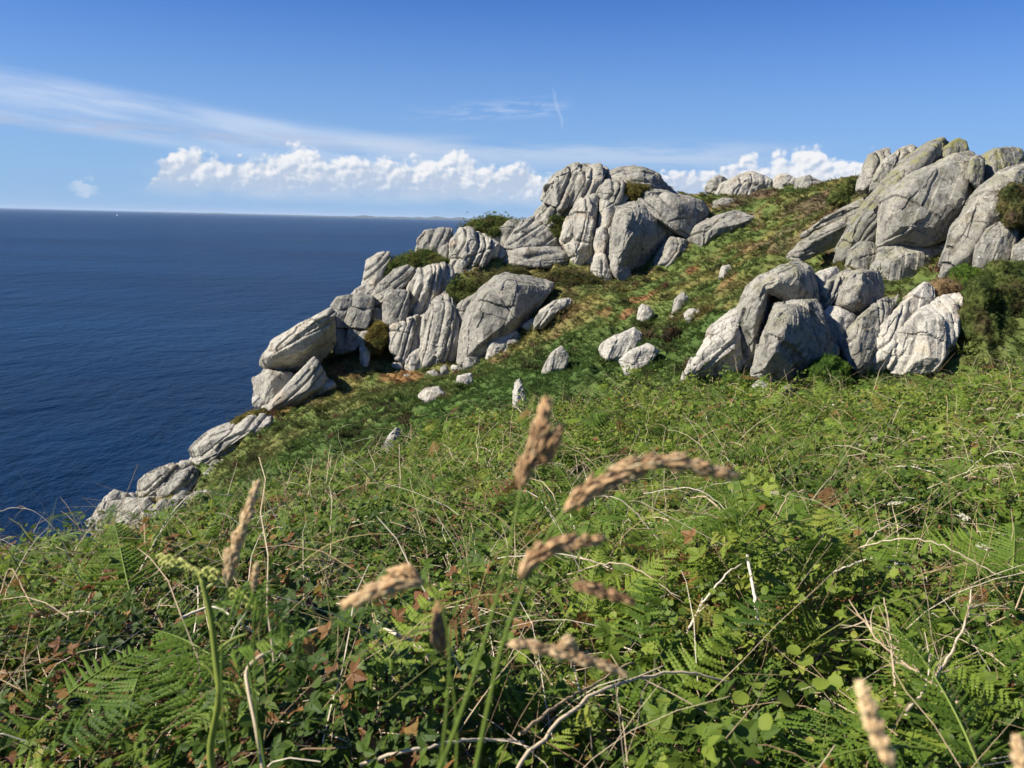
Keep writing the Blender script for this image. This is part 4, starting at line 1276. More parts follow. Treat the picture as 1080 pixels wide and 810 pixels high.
for sx, sy, sw in STONES:
    k = 60
    a = hr.uniform(0, 6.283, k); rr_ = sw * hr.uniform(.42, .75, k)
    x = sx + np.cos(a) * rr_; y = sy + np.sin(a) * rr_ * .55 - .04
    z = ground(x, y); c = heath_col(x, y) * hr.uniform(.7, 1.4, k)[:, None]
    R_ = frames(np.stack([hr.normal(size=k) * .3, hr.normal(size=k) * .3, np.ones(k)], 1), hr.uniform(0, 6.283, k)) * hr.uniform(.10, .28, k)[:, None, None]
    acc.scatter(TUFTS[0][0], TUFTS[0][1], np.stack([x, y, z], 1), R_, c)
tag(link("heath_cover", acc.mesh("heath_cover", col=True), M_TUFT), "low cushions of heather and turf on the headland slope", "heath", kind="stuff")


# ------------------------------------------------------------------ shrubs and turf mounds lodged among the rocks
def shrub(label, pts, d, cols, name="heath_shrub", cat="shrub", th=None, leaf=0.15, dens=230, seed=0, lump=0.34):
    r = np.random.default_rng(seed + 300)
    h, t = rock_hull(pts, d, th=th, sink=4, seed=seed)
    mpp = d / FPX
    vs = max(mpp * 1.8, .035)
    v, e, F = voxel([h], vs)
    v = lap(v, e, 6)
    n = vnormals(v, F)
    v = v + n * (lump * (1.1 * fbm(v / (lump * 2.2) + seed, 4) - .35 * np.abs(fbm(v / (lump * .9) + seed, 2))))[:, None] - n * leaf * .6
    base = np.array([v[:, 0].mean(), v[:, 1].mean(), v[:, 2].min()])
    tri = np.concatenate([F[:, [0, 1, 2]], F[:, [0, 2, 3]]])
    A = Acc()
    cols = np.asarray(cols, float)
    def colour(p):
        f = np.clip(.5 + 1.3 * fbm(p / .55 + seed, 3), 0, 1) * (len(cols) - 1)
        i = np.minimum(f.astype(int), len(cols) - 2); w = (f - i)[:, None]
        return cols[i] * (1 - w) + cols[i + 1] * w
    A.V.append(v - base); A.F.append(tri); A.T.append(colour(v)); A.n += len(v)
    area = np.linalg.norm(np.cross(v[tri[:, 1]] - v[tri[:, 0]], v[tri[:, 2]] - v[tri[:, 0]]), axis=1) / 2
    k = int(area.sum() * dens)
    ti = r.choice(len(tri), k, p=area / area.sum())
    b = r.dirichlet((1, 1, 1), k)
    p_ = (v[tri[ti]] * b[:, :, None]).sum(1)
    nn = (n[tri[ti]] * b[:, :, None]).sum(1) + r.normal(size=(k, 3)) * .6 + np.array([0, 0, .25])
    sc = leaf * r.uniform(.45, 1.2, k)
    far = r.uniform(0, 1, k) < .14
    p_ = p_ + nn * (far * leaf * r.uniform(.3, 1.3, k))[:, None]; sc = np.where(far, sc * .8, sc)
    cc = colour(p_) * r.uniform(.65, 1.5, k)[:, None]
    for s in range(4):
        q = slice(s, None, 4)
        A.scatter(TUFTS[s][0], TUFTS[s][1], p_[q] - base, frames(nn[q], r.uniform(0, 6.28, len(nn[q]))) * sc[q][:, None, None], cc[q])
    o = link(name, A.mesh(name, col=True), M_TUFT, loc=base)
    tag(o, label, cat)


GRN = [(0.070, .095, .032), (.120, .160, .042), (.180, .195, .055), (.14, .13, .05)]
OLV = [(0.11, .115, .035), (.20, .17, .045), (.26, .20, .06)]
DRK = [(0.045, .072, .022), (.095, .130, .034), (.155, .185, .048), (.12, .10, .045)]
BRN = [(0.18, .115, .06), (.30, .21, .10), (.42, .31, .15)]
HTH = [(0.12, .085, .05), (.16, .15, .05), (.085, .105, .035)]
shrub("green heather mound on the skyline above the grooved split slabs", [(484, 246), (490, 238), (504, 233), (522, 229), (536, 232), (558, 237), (566, 244), (540, 247), (512, 250)], 50.2, GRN, seed=1)
shrub("green bushy mound between the two seaward skyline rocks, above the squared block wall", [(402, 288), (408, 278), (430, 269), (452, 266), (470, 275), (478, 285), (455, 289), (428, 292)], 48.2, GRN, seed=2)
shrub("round green grass tuft crowning the tall ribbed rock face", [(470, 306), (478, 297), (492, 294), (507, 301), (508, 310), (490, 315), (476, 314)], 44.0, GRN, seed=3, name="grass_tuft", cat="grass tuft")
shrub("olive heather growing on the ledge below the capstone of the great tor", [(652, 198), (660, 193), (674, 195), (689, 200), (682, 208), (668, 209)], 47.6, OLV, seed=4, th=1.2)
shrub("green tuft in the cleft between the split dome rock and the great tor", [(574, 238), (580, 228), (590, 225), (602, 229), (601, 246), (588, 246)], 48.4, GRN, seed=5)
shrub("yellowish gorse clump beside the upright stone post under the squared block wall", [(386, 366), (390, 346), (399, 338), (408, 344), (410, 358), (402, 370)], 43.6, OLV, seed=6, name="gorse_bush", cat="gorse bush")
shrub("large dark green gorse bush at the right edge below the squat boulder", [(1008, 356), (1012, 325), (1026, 296), (1048, 280), (1075, 276), (1110, 280), (1112, 356), (1060, 362)], 18.4, DRK, seed=7, name="gorse_bush", cat="gorse bush", leaf=.06, dens=420, lump=.30)
shrub("bright yellow green bush just left of the large dark gorse bush", [(1000, 297), (1004, 284), (1018, 279), (1036, 284), (1042, 298), (1022, 304)], 19.6, [(0.07, .12, .02), (.12, .19, .03), (.18, .24, .04)], seed=8, leaf=.05, dens=420, lump=.1)
shrub("brown and green gorse clump growing on the smooth pale slab at the right edge", [(1054, 222), (1056, 203), (1070, 195), (1096, 196), (1098, 234), (1066, 238)], 21.0, HTH, seed=9, name="gorse_bush", cat="gorse bush", leaf=.06, dens=380, lump=.26)
shrub("green hummock on the skyline left of the right hand tor, beneath its back slab", [(872, 212), (880, 202), (893, 191), (906, 190), (916, 199), (918, 212), (890, 216)], 31, GRN, seed=10, leaf=.07, dens=260)
shrub("brown litter of dead bracken heaped above the flat topped cracked boulder", [(972, 308), (980, 298), (1000, 294), (1016, 302), (1020, 312), (1000, 318), (982, 316)], 19.0, BRN, seed=11, name="dead_bracken", cat="dead bracken", leaf=.05, dens=300, lump=.08, th=.9)
shrub("small green bush in the gap under the domed block of the right hand tor", [(930, 306), (934, 298), (950, 295), (962, 302), (956, 312), (940, 314)], 22.6, GRN, seed=12, leaf=.05, dens=350, lump=.08)
shrub("leafy green bush at the right foot of the big front boulder", [(850, 402), (854, 388), (866, 377), (882, 376), (896, 386), (898, 404), (872, 408)], 17.1, [(0.05, .10, .018), (.09, .16, .025), (.14, .21, .035)], seed=13, leaf=.06, dens=260, lump=.14, th=.7)
shrub("leafy green bush under the hollow of the low jagged rock", [(752, 412), (760, 400), (776, 393), (798, 398), (800, 412), (776, 418)], 17.2, [(0.05, .10, .018), (.09, .16, .025), (.14, .21, .035)], seed=14, leaf=.06, dens=260, lump=.14, th=.6)
shrub("dark brown hollow bush in the heath between the white stones and the near boulders", [(698, 358), (700, 348), (710, 345), (721, 350), (720, 358), (708, 362)], hit(710, 360), [(0.02, .02, .012), (.06, .04, .02), (.12, .075, .03)], seed=15, leaf=.07, dens=200, lump=.1)
shrub("wide brown and olive gorse bank at the foot of the great tor", [(560, 306), (572, 294), (600, 286), (628, 292), (640, 302), (632, 314), (600, 318), (572, 316)], 44.6, HTH + [(.15, .11, .03)], seed=16, name="gorse_bush", cat="gorse bush", th=1.6)
shrub("rusty brown heather patch under the split dome rock", [(506, 300), (520, 290), (540, 284), (556, 284), (560, 296), (540, 300), (520, 304)], 46.0, HTH + [(.15, .11, .03)], seed=17, th=1.4)
shrub("yellow moss strip along the top of the long pale sea edge slab", [(234, 452), (246, 443), (262, 434), (280, 430), (284, 436), (262, 443), (246, 450)], 37.3, OLV, seed=18, th=.8, leaf=.08, lump=.1, name="moss_clump", cat="moss")
# ------------------------------------------------------------------ single plants in the foreground
fr_ = np.random.default_rng(99)


def gz(x, y): return float(ground(np.array([x]), np.array([y]))[0])


# ---- bracken fronds one can tell apart (thing > stalk, leaf)
PROTO = []
for s, (L, pr, dr) in enumerate([(0.46, 17, .55), (0.38, 16, .8), (0.30, 14, .45), (0.42, 16, .5)]):
    st, lf = frond(L, pr, 12, dr, s + 5)
    ms = np_mesh("stalk", st[0], st[1], {"tint": np.full(len(st[0]), .6)}, True); ms.materials.append(M_STEM)
    tn = np.clip((0.78 if s == 3 else 0.5) + (.1 if s == 3 else 0.35) * fbm(lf[0] / .07 + s, 2), 0, .86)
    ml = np_mesh("leaf", lf[0], lf[1], {"tint": tn}); ml.materials.append(M_FERN)
    PROTO.append((ms, ml))


def put_frond(px, py, d, aim, pitch, roll, k, label=None, sc=1.0, group="bracken fronds in the foreground"):
    q = P(px, py, d)
    o = empty("bracken_frond", q)
    o.rotation_euler = (math.radians(pitch), math.radians(roll), math.radians(aim))
    o.scale = (sc, sc, sc)
    tag(o, label or "green bracken frond spread among the brambles", "bracken", group)
    link("stalk", PROTO[k][0], None, o); link("leaf", PROTO[k][1], None, o)
    return o


SPEC = [(1050, 835, 1.55, 22, 38, 12, 0, "large dark green bracken frond in the bottom right corner", .8),
        (985, 790, 1.6, 110, 12, -10, 1, "bracken frond lying leftwards at the bottom right, under the pale seed head", .95),
        (860, 800, 1.75, 70, 18, 10, 1, "bright green bracken frond along the bottom edge left of the pale seed head", 1.0),
        (640, 640, 2.35, -70, 40, 0, 3, "pale sunlit bracken frond fanning behind the middle grass heads", .65),
        (610, 660, 2.4, -25, 50, 0, 3, "upright sunlit bracken frond right of the middle grass stems", .6),
        (300, 745, 1.9, 60, 15, 0, 0, "curling dark frond with browned edges left of the grass clump", 1.0),
        (130, 790, 1.75, 20, 15, 0, 1, "dark frond in shade at the bottom left", .9),
        (60, 745, 1.9, -30, 20, 0, 1, "dark frond at the left edge near the bottom", .8)]
for t in SPEC: put_frond(t[0], t[1], t[2], t[3], t[4], t[5], t[6], t[7], t[8], group=None)
cnt = 0
while cnt < 92:
    px = fr_.uniform(-20, 1100); py = fr_.uniform(545, 800)
    if px < 560 and fr_.uniform() < .5: continue
    d = hit(px, py + 8)
    q = P(px, py, d)
    vz = float(veg_h(np.array([q[0]]), np.array([q[1]]))[0])
    rise = vz * fr_.uniform(.75, 1.05)
    put_frond(px, py, d, fr_.uniform(0, 360), fr_.uniform(5, 45), fr_.uniform(-15, 15), cnt % 3, sc=fr_.uniform(.5, .95)).location.z += rise
    cnt += 1

# ---- dead stems
def dead_stem(pts, r0, r1, label, group=None, twigs=0, tint=0.85, seed=0):
    r = np.random.default_rng(seed)
    A = Acc()
    c = spline(pts, 26)
    seglen = np.linalg.norm(c[-1] - c[0])
    c = c + r.normal(size=c.shape) * 0.004 * seglen
    v, f = tube(c, np.linspace(r0, r1, len(c)), 5); A.add(v, f, np.clip(tint + .18 * np.repeat(r.normal(size=1), len(v)), 0, 1))
    for k in range(twigs):
        i = r.integers(5, 22); o = c[i]; tg = c[i + 1] - c[i - 1]; tg /= np.linalg.norm(tg)
        dv = tg + r.normal(size=3) * .75; dv /= np.linalg.norm(dv)
        L = seglen * r.uniform(.12, .34)
        tw = np.array([o, o + dv * L * .5 + r.normal(size=3) * .04 * L, o + dv * L + np.array([0, 0, -.1 * L])])
        v, f = tube(spline(tw, 9), np.linspace(r0 * .55, r1 * .5, 9), 4); A.add(v, f, np.clip(tint + r.normal() * .1, 0, 1))
    base = c[0]
    o = link("dead_twig", A.mesh("dead_twig", True, origin=base), M_STRAW, loc=base)
    tag(o, label, "dead twig", group)


def PP(seq): return [P(*s) for s in seq]


dead_stem(PP([(799, 655, 2.25), (795, 625, 2.3), (788, 585, 2.36)]), .0052, .0045, "straight white broken stick standing right of centre", tint=1.0, seed=1)
dead_stem(PP([(725, 668, 2.3), (742, 635, 2.35), (768, 605, 2.4), (790, 590, 2.5)]), .0042, .002, "curved pale stem arching up to the straight white stick", tint=.9, twigs=2, seed=2)
dead_stem(PP([(540, 815, 1.55), (590, 760, 1.65), (640, 727, 1.75), (700, 711, 1.85), (745, 712, 1.9), (775, 722, 1.95)]), .0042, .0028, "long pale bramble stem arching from the bottom centre to the right", tint=.8, twigs=2, seed=3)
dead_stem(PP([(548, 775, 1.6), (585, 745, 1.7), (625, 722, 1.8), (668, 698, 1.9)]), .004, .002, "second pale stem beside the long arching bramble stem", tint=.75, twigs=1, seed=4)
dead_stem(PP([(955, 752, 1.75), (985, 715, 1.85), (1008, 680, 1.9), (1022, 645, 1.95), (1024, 618, 2.0)]), .0040, .0015, "forked pale twig rising at the lower right", twigs=9, tint=.62, seed=5)
dead_stem(PP([(1010, 740, 1.75), (975, 715, 1.8), (930, 680, 1.9), (895, 632, 2.05)]), .0040, .0015, "pale twig crossing the forked twig at the lower right, leaning left", twigs=9, tint=.6, seed=6)
dead_stem(PP([(945, 735, 1.8), (942, 700, 1.85), (938, 660, 1.9), (932, 630, 1.95)]), .003, .0015, "upright pale twig between the two crossed twigs at lower right", twigs=5, tint=.65, seed=7)
dead_stem(PP([(400, 662, 2.1), (425, 672, 2.05), (445, 685, 2.0), (456, 700, 2.0)]), .0055, .0045, "short thick white stem below the left drooping grass head", tint=1, seed=8)
dead_stem(PP([(380, 806, 1.6), (440, 790, 1.62), (500, 780, 1.68), (552, 782, 1.75)]), .004, .003, "pale stem lying almost level at the bottom centre", tint=.85, twigs=2, seed=9)
dead_stem(PP([(0, 628, 2.9), (12, 600, 3.0), (35, 640, 2.8), (60, 655, 2.8)]), .004, .002, "dark dry stem hooked over at the left edge", tint=.35, seed=10)
dead_stem(PP([(190, 652, 2.4), (225, 640, 2.45), (250, 655, 2.4), (268, 668, 2.4)]), .0042, .003, "white stem bent over behind the fiddlehead fern", tint=1, seed=11)
dead_stem(PP([(292, 680, 1.9), (320, 668, 1.95), (350, 660, 2.0)]), .0052, .004, "pale thick stem right of the bent straw blade at the left", tint=.9, seed=12)
dead_stem(PP([(770, 570, 3.2), (765, 545, 3.3), (745, 525, 3.4), (728, 525, 3.5)]), .005, .003, "hooked tan stem right of the long drooping grass head", tint=.7, seed=13)
dead_stem(PP([(905, 592, 3.0), (930, 600, 3.0), (965, 588, 3.2)]), .005, .003, "pale stem lying level right of centre in the undergrowth", tint=.85, seed=14, twigs=2)
for i in range(150):
    px = fr_.uniform(-10, 1090); py = fr_.uniform(455, 805) if i % 3 else fr_.uniform(560, 805)
    if px < 250 and py < 575: continue
    d = hit(px, py)
    q = P(px, py, d); q[2] = gz(q[0], q[1]) + float(veg_h(q[:1], q[1:2])[0]) * fr_.uniform(.6, 1.0)
    L = fr_.uniform(.18, .55) * (1 + d * .03); a = fr_.uniform(0, 6.28); rise = fr_.uniform(-.15, .7)
    pt = [q, q + np.array([math.cos(a) * .5, math.sin(a) * .35, rise * .75]) * L, q + np.array([math.cos(a), math.sin(a) * .7, rise * .8 - .1]) * L]
    w = fr_.uniform(.0016, .0034) * (1 + d * .05)
    dead_stem(pt, w, w * .5, "thin pale dead stem poking out of the tangled undergrowth", "pale dead stems in the undergrowth", twigs=int(fr_.integers(0, 4)), tint=fr_.uniform(.15, .95), seed=100 + i)

# ---- white umbels
def umbel_mesh(seed, R):
    r = np.random.default_rng(seed)
    fl = Acc(); st = Acc()
    H = .32
    v, f = tube([(0, 0, -H), (.01, 0, -H * .5), (0, 0, -.03)], [.003, .0025, .002], 5); st.add(v, f, .6)
    for k in range(13):
        a = r.uniform(0, 6.28); q = R * math.sqrt(k / 12.0)
        c = np.array([q * math.cos(a), q * math.sin(a), -.25 * q * q / R + r.normal() * .003])
        v, f = tube([(0, 0, -.03), c], [.0012, .0008], 3, False); st.add(v, f, .7)
        for j in range(9):
            o = c + np.array([r.normal() * .008, r.normal() * .008, abs(r.normal()) * .003])
            s = .0055
            b = r.uniform(0, 6.28)
            vv = np.array([o + [s * math.cos(b + t), s * math.sin(b + t), r.normal() * .001] for t in (0, 1.57, 3.14, 4.71)])
            fl.add(np.concatenate([vv, [o + [0, 0, .003]]]), [(0, 1, 4), (1, 2, 4), (2, 3, 4), (3, 0, 4)], r.uniform(.3, 1))
    ms = st.mesh("stem"); ms.materials.append(M_STEM)
    mf = fl.mesh("flower_head"); mf.materials.append(M_FLOWER)
    return ms, mf


UM = [umbel_mesh(s, R) for s, R in ((1, .035), (2, .045), (3, .028))]
UPX = [(732, 452), (832, 428), (882, 427), (868, 430), (820, 465), (888, 472), (922, 462), (908, 470), (940, 510), (905, 503), (943, 530), (1052, 420), (1044, 431), (1078, 438), (1060, 490), (990, 520),
       (752, 473), (772, 455), (910, 466), (1010, 440), (965, 455), (690, 458), (815, 520), (1015, 545),
       (347, 512), (352, 508), (358, 516), (372, 512), (378, 518), (390, 520), (366, 523), (345, 505), (1035, 575), (860, 540), (985, 435), (850, 470)]
for i, (px, py) in enumerate(UPX):
    d = hit(px, py)
    d = min(d, 15)
    q = P(px, py, d); g = gz(q[0], q[1]); vz = float(veg_h(q[:1], q[1:2])[0])
    for _ in range(25):
        if q[2] < g + max(vz, .35) * 1.1 + .09: d -= .12
        else: break
        q = P(px, py, d); g = gz(q[0], q[1])
    o = empty("white_flower", q)
    sc = (.65 + .07 * d) * fr_.uniform(.7, 1.15); o.scale = (sc, sc, sc); o.rotation_euler = (fr_.normal() * .2 + .25, fr_.normal() * .2, fr_.uniform(0, 6))
    left = px < 500
    tag(o, "small white umbel flower in the cluster at the heath edge left of centre" if left else "small white umbel flower dotted through the brambles below the near boulders", "flower",
        "white flowers at the left heath edge" if left else "white flowers below the near boulders")
    a, b = UM[i % 3]
    link("stem", a, None, o); link("flower_head", b, None, o)


# ---- seed heads of grass
def spikelet_template():
    V, F = [], []
    for i, (y, w) in enumerate([(0, .12), (.3, .5), (.65, .42)]):
        for k in range(4):
            a = k * math.pi / 2
            V.append((w * math.cos(a) * .36, y, w * math.sin(a) * .30))
    V.append((0, 1.05, .0))
    for i in range(2):
        for k in range(4):
            a, b = i * 4 + k, i * 4 + (k + 1) % 4
            F += [(a, b, b + 4), (a, b + 4, a + 4)]
    for k in range(4): F.append((8 + k, 8 + (k + 1) % 4, 12))
    return np.array(V, float), np.array(F)


SPK = spikelet_template()


def head_mesh(path, rpx, d, seed, tint=.6, n=190, lobes=5):
    """dense lobed cluster of spikelets along a path given in photo pixels at d metres"""
    r = np.random.default_rng(seed)
    n = int(n * 2.9)
    pts = spline([P(a, b, d + (0.0 if len(q) < 1 else q[0])) for a, b, *q in path], 40)
    R = 0.98 * rpx * d / FPX
    A = Acc()
    v, f = tube(pts, np.linspace(R * .10, R * .05, 40), 5); A.add(v, f, tint * .6)
    t = r.uniform(0, 1, n)
    prof = np.sin(np.clip(t, 0, 1) ** .75 * math.pi) ** .55 * (0.72 + 0.33 * np.sin(t * lobes * 2 * math.pi + seed))
    i = np.minimum((t * 39).astype(int), 38)
    o = pts[i] + (pts[i + 1] - pts[i]) * (t * 39 - i)[:, None]
    tg = pts[i + 1] - pts[i]; tg /= np.linalg.norm(tg, axis=1)[:, None]
    a = r.normal(size=(n, 3)); a -= (a * tg).sum(1)[:, None] * tg; a /= np.linalg.norm(a, axis=1)[:, None]
    rad = R * prof * r.uniform(.25, .95, n) ** .6
    o = o + a * (rad * .62)[:, None]
    y = tg * .95 + a * .25 + r.normal(size=(n, 3)) * .10; y /= np.linalg.norm(y, axis=1)[:, None]
    x = np.cross(y, a); x /= np.linalg.norm(x, axis=1)[:, None]; z = np.cross(x, y)
    L = np.clip(R * .95, .0046, .0075) * r.uniform(.75, 1.25, n)
    M_ = np.stack([x, y, z], 2) * L[:, None, None]
    A.scatter(SPK[0] * np.array([.58, 1.05, .58]), SPK[1], o, M_, np.clip(tint + r.normal(size=n) * .24, 0, 1))
    return A, pts


def grass(label, stem, heads, d, w=.0013, tstem=.55, cat="grass"):
    """stem: pixel path at d; heads: list of (path, radius px, tint, n, branch point) -> thing > stem, seed_head"""
    sp = spline([P(a, b, d + (q[0] if q else 0)) for a, b, *q in stem], 30)
    foot = sp[0].copy()
    gzv = gz(foot[0], foot[1])
    below = np.array([foot + (np.array([foot[0] * .85, foot[1] * 1.25 + .1, gz(foot[0] * .85, foot[1] * 1.25 + .1)]) - foot) * k for k in (1, .66, .33)])
    sp = np.concatenate([below, sp])
    base = sp[0]
    root = empty("cocksfoot_grass", base)
    tag(root, label, cat)
    A = Acc()
    v, f = tube(sp, np.linspace(w * 1.25, w * .6, len(sp)), 6); A.add(v, f, tstem)
    for hp, rp, tn, n, br in heads:
        if br is not None:
            b = spline([P(br[0], br[1], d), P((br[0] * .5 + hp[0][0] * .5), (br[1] * .55 + hp[0][1] * .45), d), P(hp[0][0], hp[0][1], d)], 8)
            v, f = tube(b, np.linspace(w * .6, w * .45, 8), 5); A.add(v, f, tstem)
    link("stem", A.mesh("stem", True, origin=base), M_STEM, root)
    for j, (hp, rp, tn, n, br) in enumerate(heads):
        H, _ = head_mesh(hp, rp, d, 17 + 13 * j + int(hp[0][0]), tn, n)
        link("seed_head", H.mesh("seed_head", True, origin=base), M_SEED, root)
    return root


grass("tallest drooping cocksfoot grass in the centre, with one upright tan seed head", [(455, 830), (480, 770), (510, 680), (533, 595), (550, 515)],
      [([(548, 516), (553, 496), (564, 474), (571, 452), (575, 432)], 14.5, .42, 200, None), ([(562, 490), (573, 482), (581, 468), (588, 455)], 12, .35, 90, (556, 500))], .50)
grass("cocksfoot grass in the centre whose long tan seed heads droop to the right", [(498, 830), (515, 745), (530, 680), (550, 625), (578, 565), (598, 535)],
      [([(594, 540), (615, 522), (640, 508), (668, 500)], 15, .45, 170, None), ([(640, 496), (672, 489), (705, 487), (735, 492), (766, 500)], 14, .62, 230, (615, 522)),
       ([(548, 611), (560, 592), (578, 578), (598, 570)], 14, .45, 150, (566, 590)), ([(585, 578), (605, 574), (630, 569)], 11, .45, 110, (570, 585)),
       ([(602, 617), (618, 619), (640, 626), (662, 633)], 11, .18, 120, (560, 605)),
       ([(534, 679), (562, 681), (590, 689), (622, 697), (654, 709)], 11, .66, 210, (530, 682)), ([(588, 682), (598, 678), (606, 686)], 10, .7, 50, (570, 683))], .50)
grass("thin cocksfoot grass left of centre with a fat pale pink seed head pointing left", [(462, 830), (470, 760), (474, 690), (466, 640), (450, 612)],
      [([(448, 614), (425, 613), (400, 622), (372, 634)], 14, .62, 200, None), ([(445, 612), (432, 604), (418, 604)], 11, .62, 70, None)], .50, w=.0009)
grass("short brown cocksfoot seed head hanging left of the centre stems", [(480, 830), (482, 770), (476, 715), (467, 690)],
      [([(466, 690), (463, 672), (463, 645)], 12, .25, 110, None)], .52, w=.0009)
grass("upright pale straw coloured grass head at the left in front of the cliff foot", [(250, 840), (236, 760), (234, 680), (241, 614)],
      [([(239, 618), (243, 598), (250, 572), (260, 545), (270, 514)], 9.5, .95, 260, None), ([(240, 600), (242, 588), (248, 578)], 9, .9, 60, None)], .72, w=.0009)
grass("tiny pale seed head just right of the upright straw coloured grass head", [(275, 840), (270, 740), (267, 660), (267, 624)],
      [([(267, 625), (268, 612), (270, 598)], 5, .9, 60, None)], .72, w=.0007)
grass("blurred pale grass head leaning at the bottom right of the frame", [(960, 850), (946, 812)],
      [([(943, 812), (930, 785), (919, 755), (910, 729)], 13, .92, 260, None)], .38, w=.0009)
grass("blurred tan grass head cut off by the bottom right corner", [(1090, 850), (1088, 830)],
      [([(1090, 832), (1080, 812), (1074, 785)], 12, .8, 160, None)], .40, w=.0009)

# ---- young bracken with curled tip, and a bent straw blade
def coil_head(A, o, ax, n, size, r):
    for k in range(n):
        q = o + ax * (k / n) + r.normal(size=3) * size * .55
        c = [q + size * (1 - t * .12) * np.array([math.cos(t * 2.2) * (1 - t / 4.2), r.normal() * .02, math.sin(t * 2.2) * (1 - t / 4.2)]) for t in np.linspace(0, 3.2, 10)]
        v, f = tube(c, np.linspace(size * .34, size * .5, 10), 5); A.add(v, f, r.uniform(.82, .95))


D_ = 1.0
q0 = [P(226, 830, D_ + .02), P(222, 790, D_ + .02), P(231, 735, D_), P(228, 700, D_), P(222, 650, D_), P(212, 607, D_)]
root = empty("young_bracken", P(215, 900, D_ + .05))
b0 = np.array(root.location)
tag(root, "young bracken with thick green stalk and curled pale tips at the left foreground", "bracken")
A = Acc(); s_ = spline(q0, 24)
gx = np.array([s_[0][0], s_[0][1] + .1, gz(s_[0][0], s_[0][1] + .1)])
s_ = np.concatenate([[gx, gx * .5 + s_[0] * .5], s_])
v, f = tube(s_, np.linspace(.0046, .0034, len(s_)), 8); A.add(v, f, .75)
for a, b in (((216, 622), (246, 612)), ((224, 655), (240, 672)), ((230, 720), (212, 700)), ((213, 608), (172, 596)), ((213, 608), (228, 603)), ((226, 690), (262, 668))):
    c = spline([P(*a, D_), P((a[0] + b[0]) / 2, (a[1] + b[1]) / 2 - 4, D_), P(*b, D_)], 8)
    v, f = tube(c, np.linspace(.0026, .0014, 8), 6); A.add(v, f, .7)
link("stalk", A.mesh("stalk", True, origin=b0), M_STEM, root)
r5 = np.random.default_rng(3)
for (a, b, n, sz_) in (((172, 594), (205, 603), 16, .0052), ((210, 604), (230, 606), 9, .0052), ((244, 622), (266, 640), 7, .0045), ((168, 588), (180, 592), 5, .0040)):
    A = Acc(); pa, pb = P(*a, D_), P(*b, D_); coil_head(A, pa, pb - pa, n, sz_, r5)
    link("curled_tip", A.mesh("curled_tip", True, origin=b0), M_STEM, root)
for (px, py, aim, pit, sc, k) in ((216, 640, -60, 10, .18, 2), (232, 690, -80, 15, .24, 2), (240, 612, -100, -25, .22, 1), (214, 700, 95, 10, .16, 2), (222, 650, 60, -20, .16, 2)):
    o = link("leaf", PROTO[k][1], None, root, loc=P(px, py, D_) - b0)
    o.rotation_euler = (math.radians(pit), 0, math.radians(aim)); o.scale = (sc * 1.6,) * 3

pt = spline([P(280, 835, 1.02), P(270, 770, 1.05), P(262, 730, 1.08), (P(260, 708, 1.1)), P(272, 694, 1.1), P(288, 686, 1.12)], 24)
v, f = tube(pt, np.linspace(.0018, .0030, 24) * np.concatenate([np.ones(20), np.linspace(1, .5, 4)]), 6)
base = pt[0].copy()
o = link("bent_straw", np_mesh("bent_straw", v - base, f, {"tint": np.full(len(v), .75)}, True), M_STRAW, loc=base)
tag(o, "bent straw coloured grass blade beside the young bracken", "straw")
pt = spline([P(285, 840, 1.0), P(272, 760, 1.02), P(262, 700, 1.05), P(256, 655, 1.05)], 16)
v, f = tube(pt, np.linspace(.0022, .001, 16), 5)
base = pt[0].copy()
o = link("slender_grass", np_mesh("slender_grass", v - base, f, {"tint": np.full(len(v), .25)}, True), M_GRASS, loc=base)
tag(o, "slim green grass stem rising behind the bent straw blade", "grass")

# ---- the broad sunlit bramble leaves at the lower right
LM = np_mesh("bramble_leaf", ROUND[0] * np.array([1, 1, 1.3]), ROUND[1], {"tint": np.full(len(ROUND[0]), .74)}, True); LM.materials.append(M_LEAF)
BL = [(880, 695, .042), (858, 700, .045), (897, 688, .040), (845, 690, .035), (822, 712, .034), (935, 735, .048), (905, 742, .044), (870, 755, .05), (720, 765, .05), (700, 745, .035), (795, 720, .036),
      (990, 795, .05), (965, 782, .04), (925, 775, .034), (812, 770, .040), (835, 738, .046), (890, 722, .044), (862, 728, .04), (775, 742, .04), (760, 780, .044)]
for i, (px, py, s) in enumerate(BL):
    o = link("bramble_leaf", LM, None, loc=P(px, py, 1.62 + .25 * (800 - py) / 110))
    o.scale = (s, s, s); o.rotation_euler = (fr_.normal() * .35 + .25, fr_.normal() * .35 - .25, fr_.uniform(0, 6.28))
    tag(o, "broad rounded yellow green bramble leaf catching the sun at the lower right", "leaf", "broad sunlit bramble leaves at the lower right")
# ------------------------------------------------------------------ sea, far coast, boat
HAZE = 1.7e-5


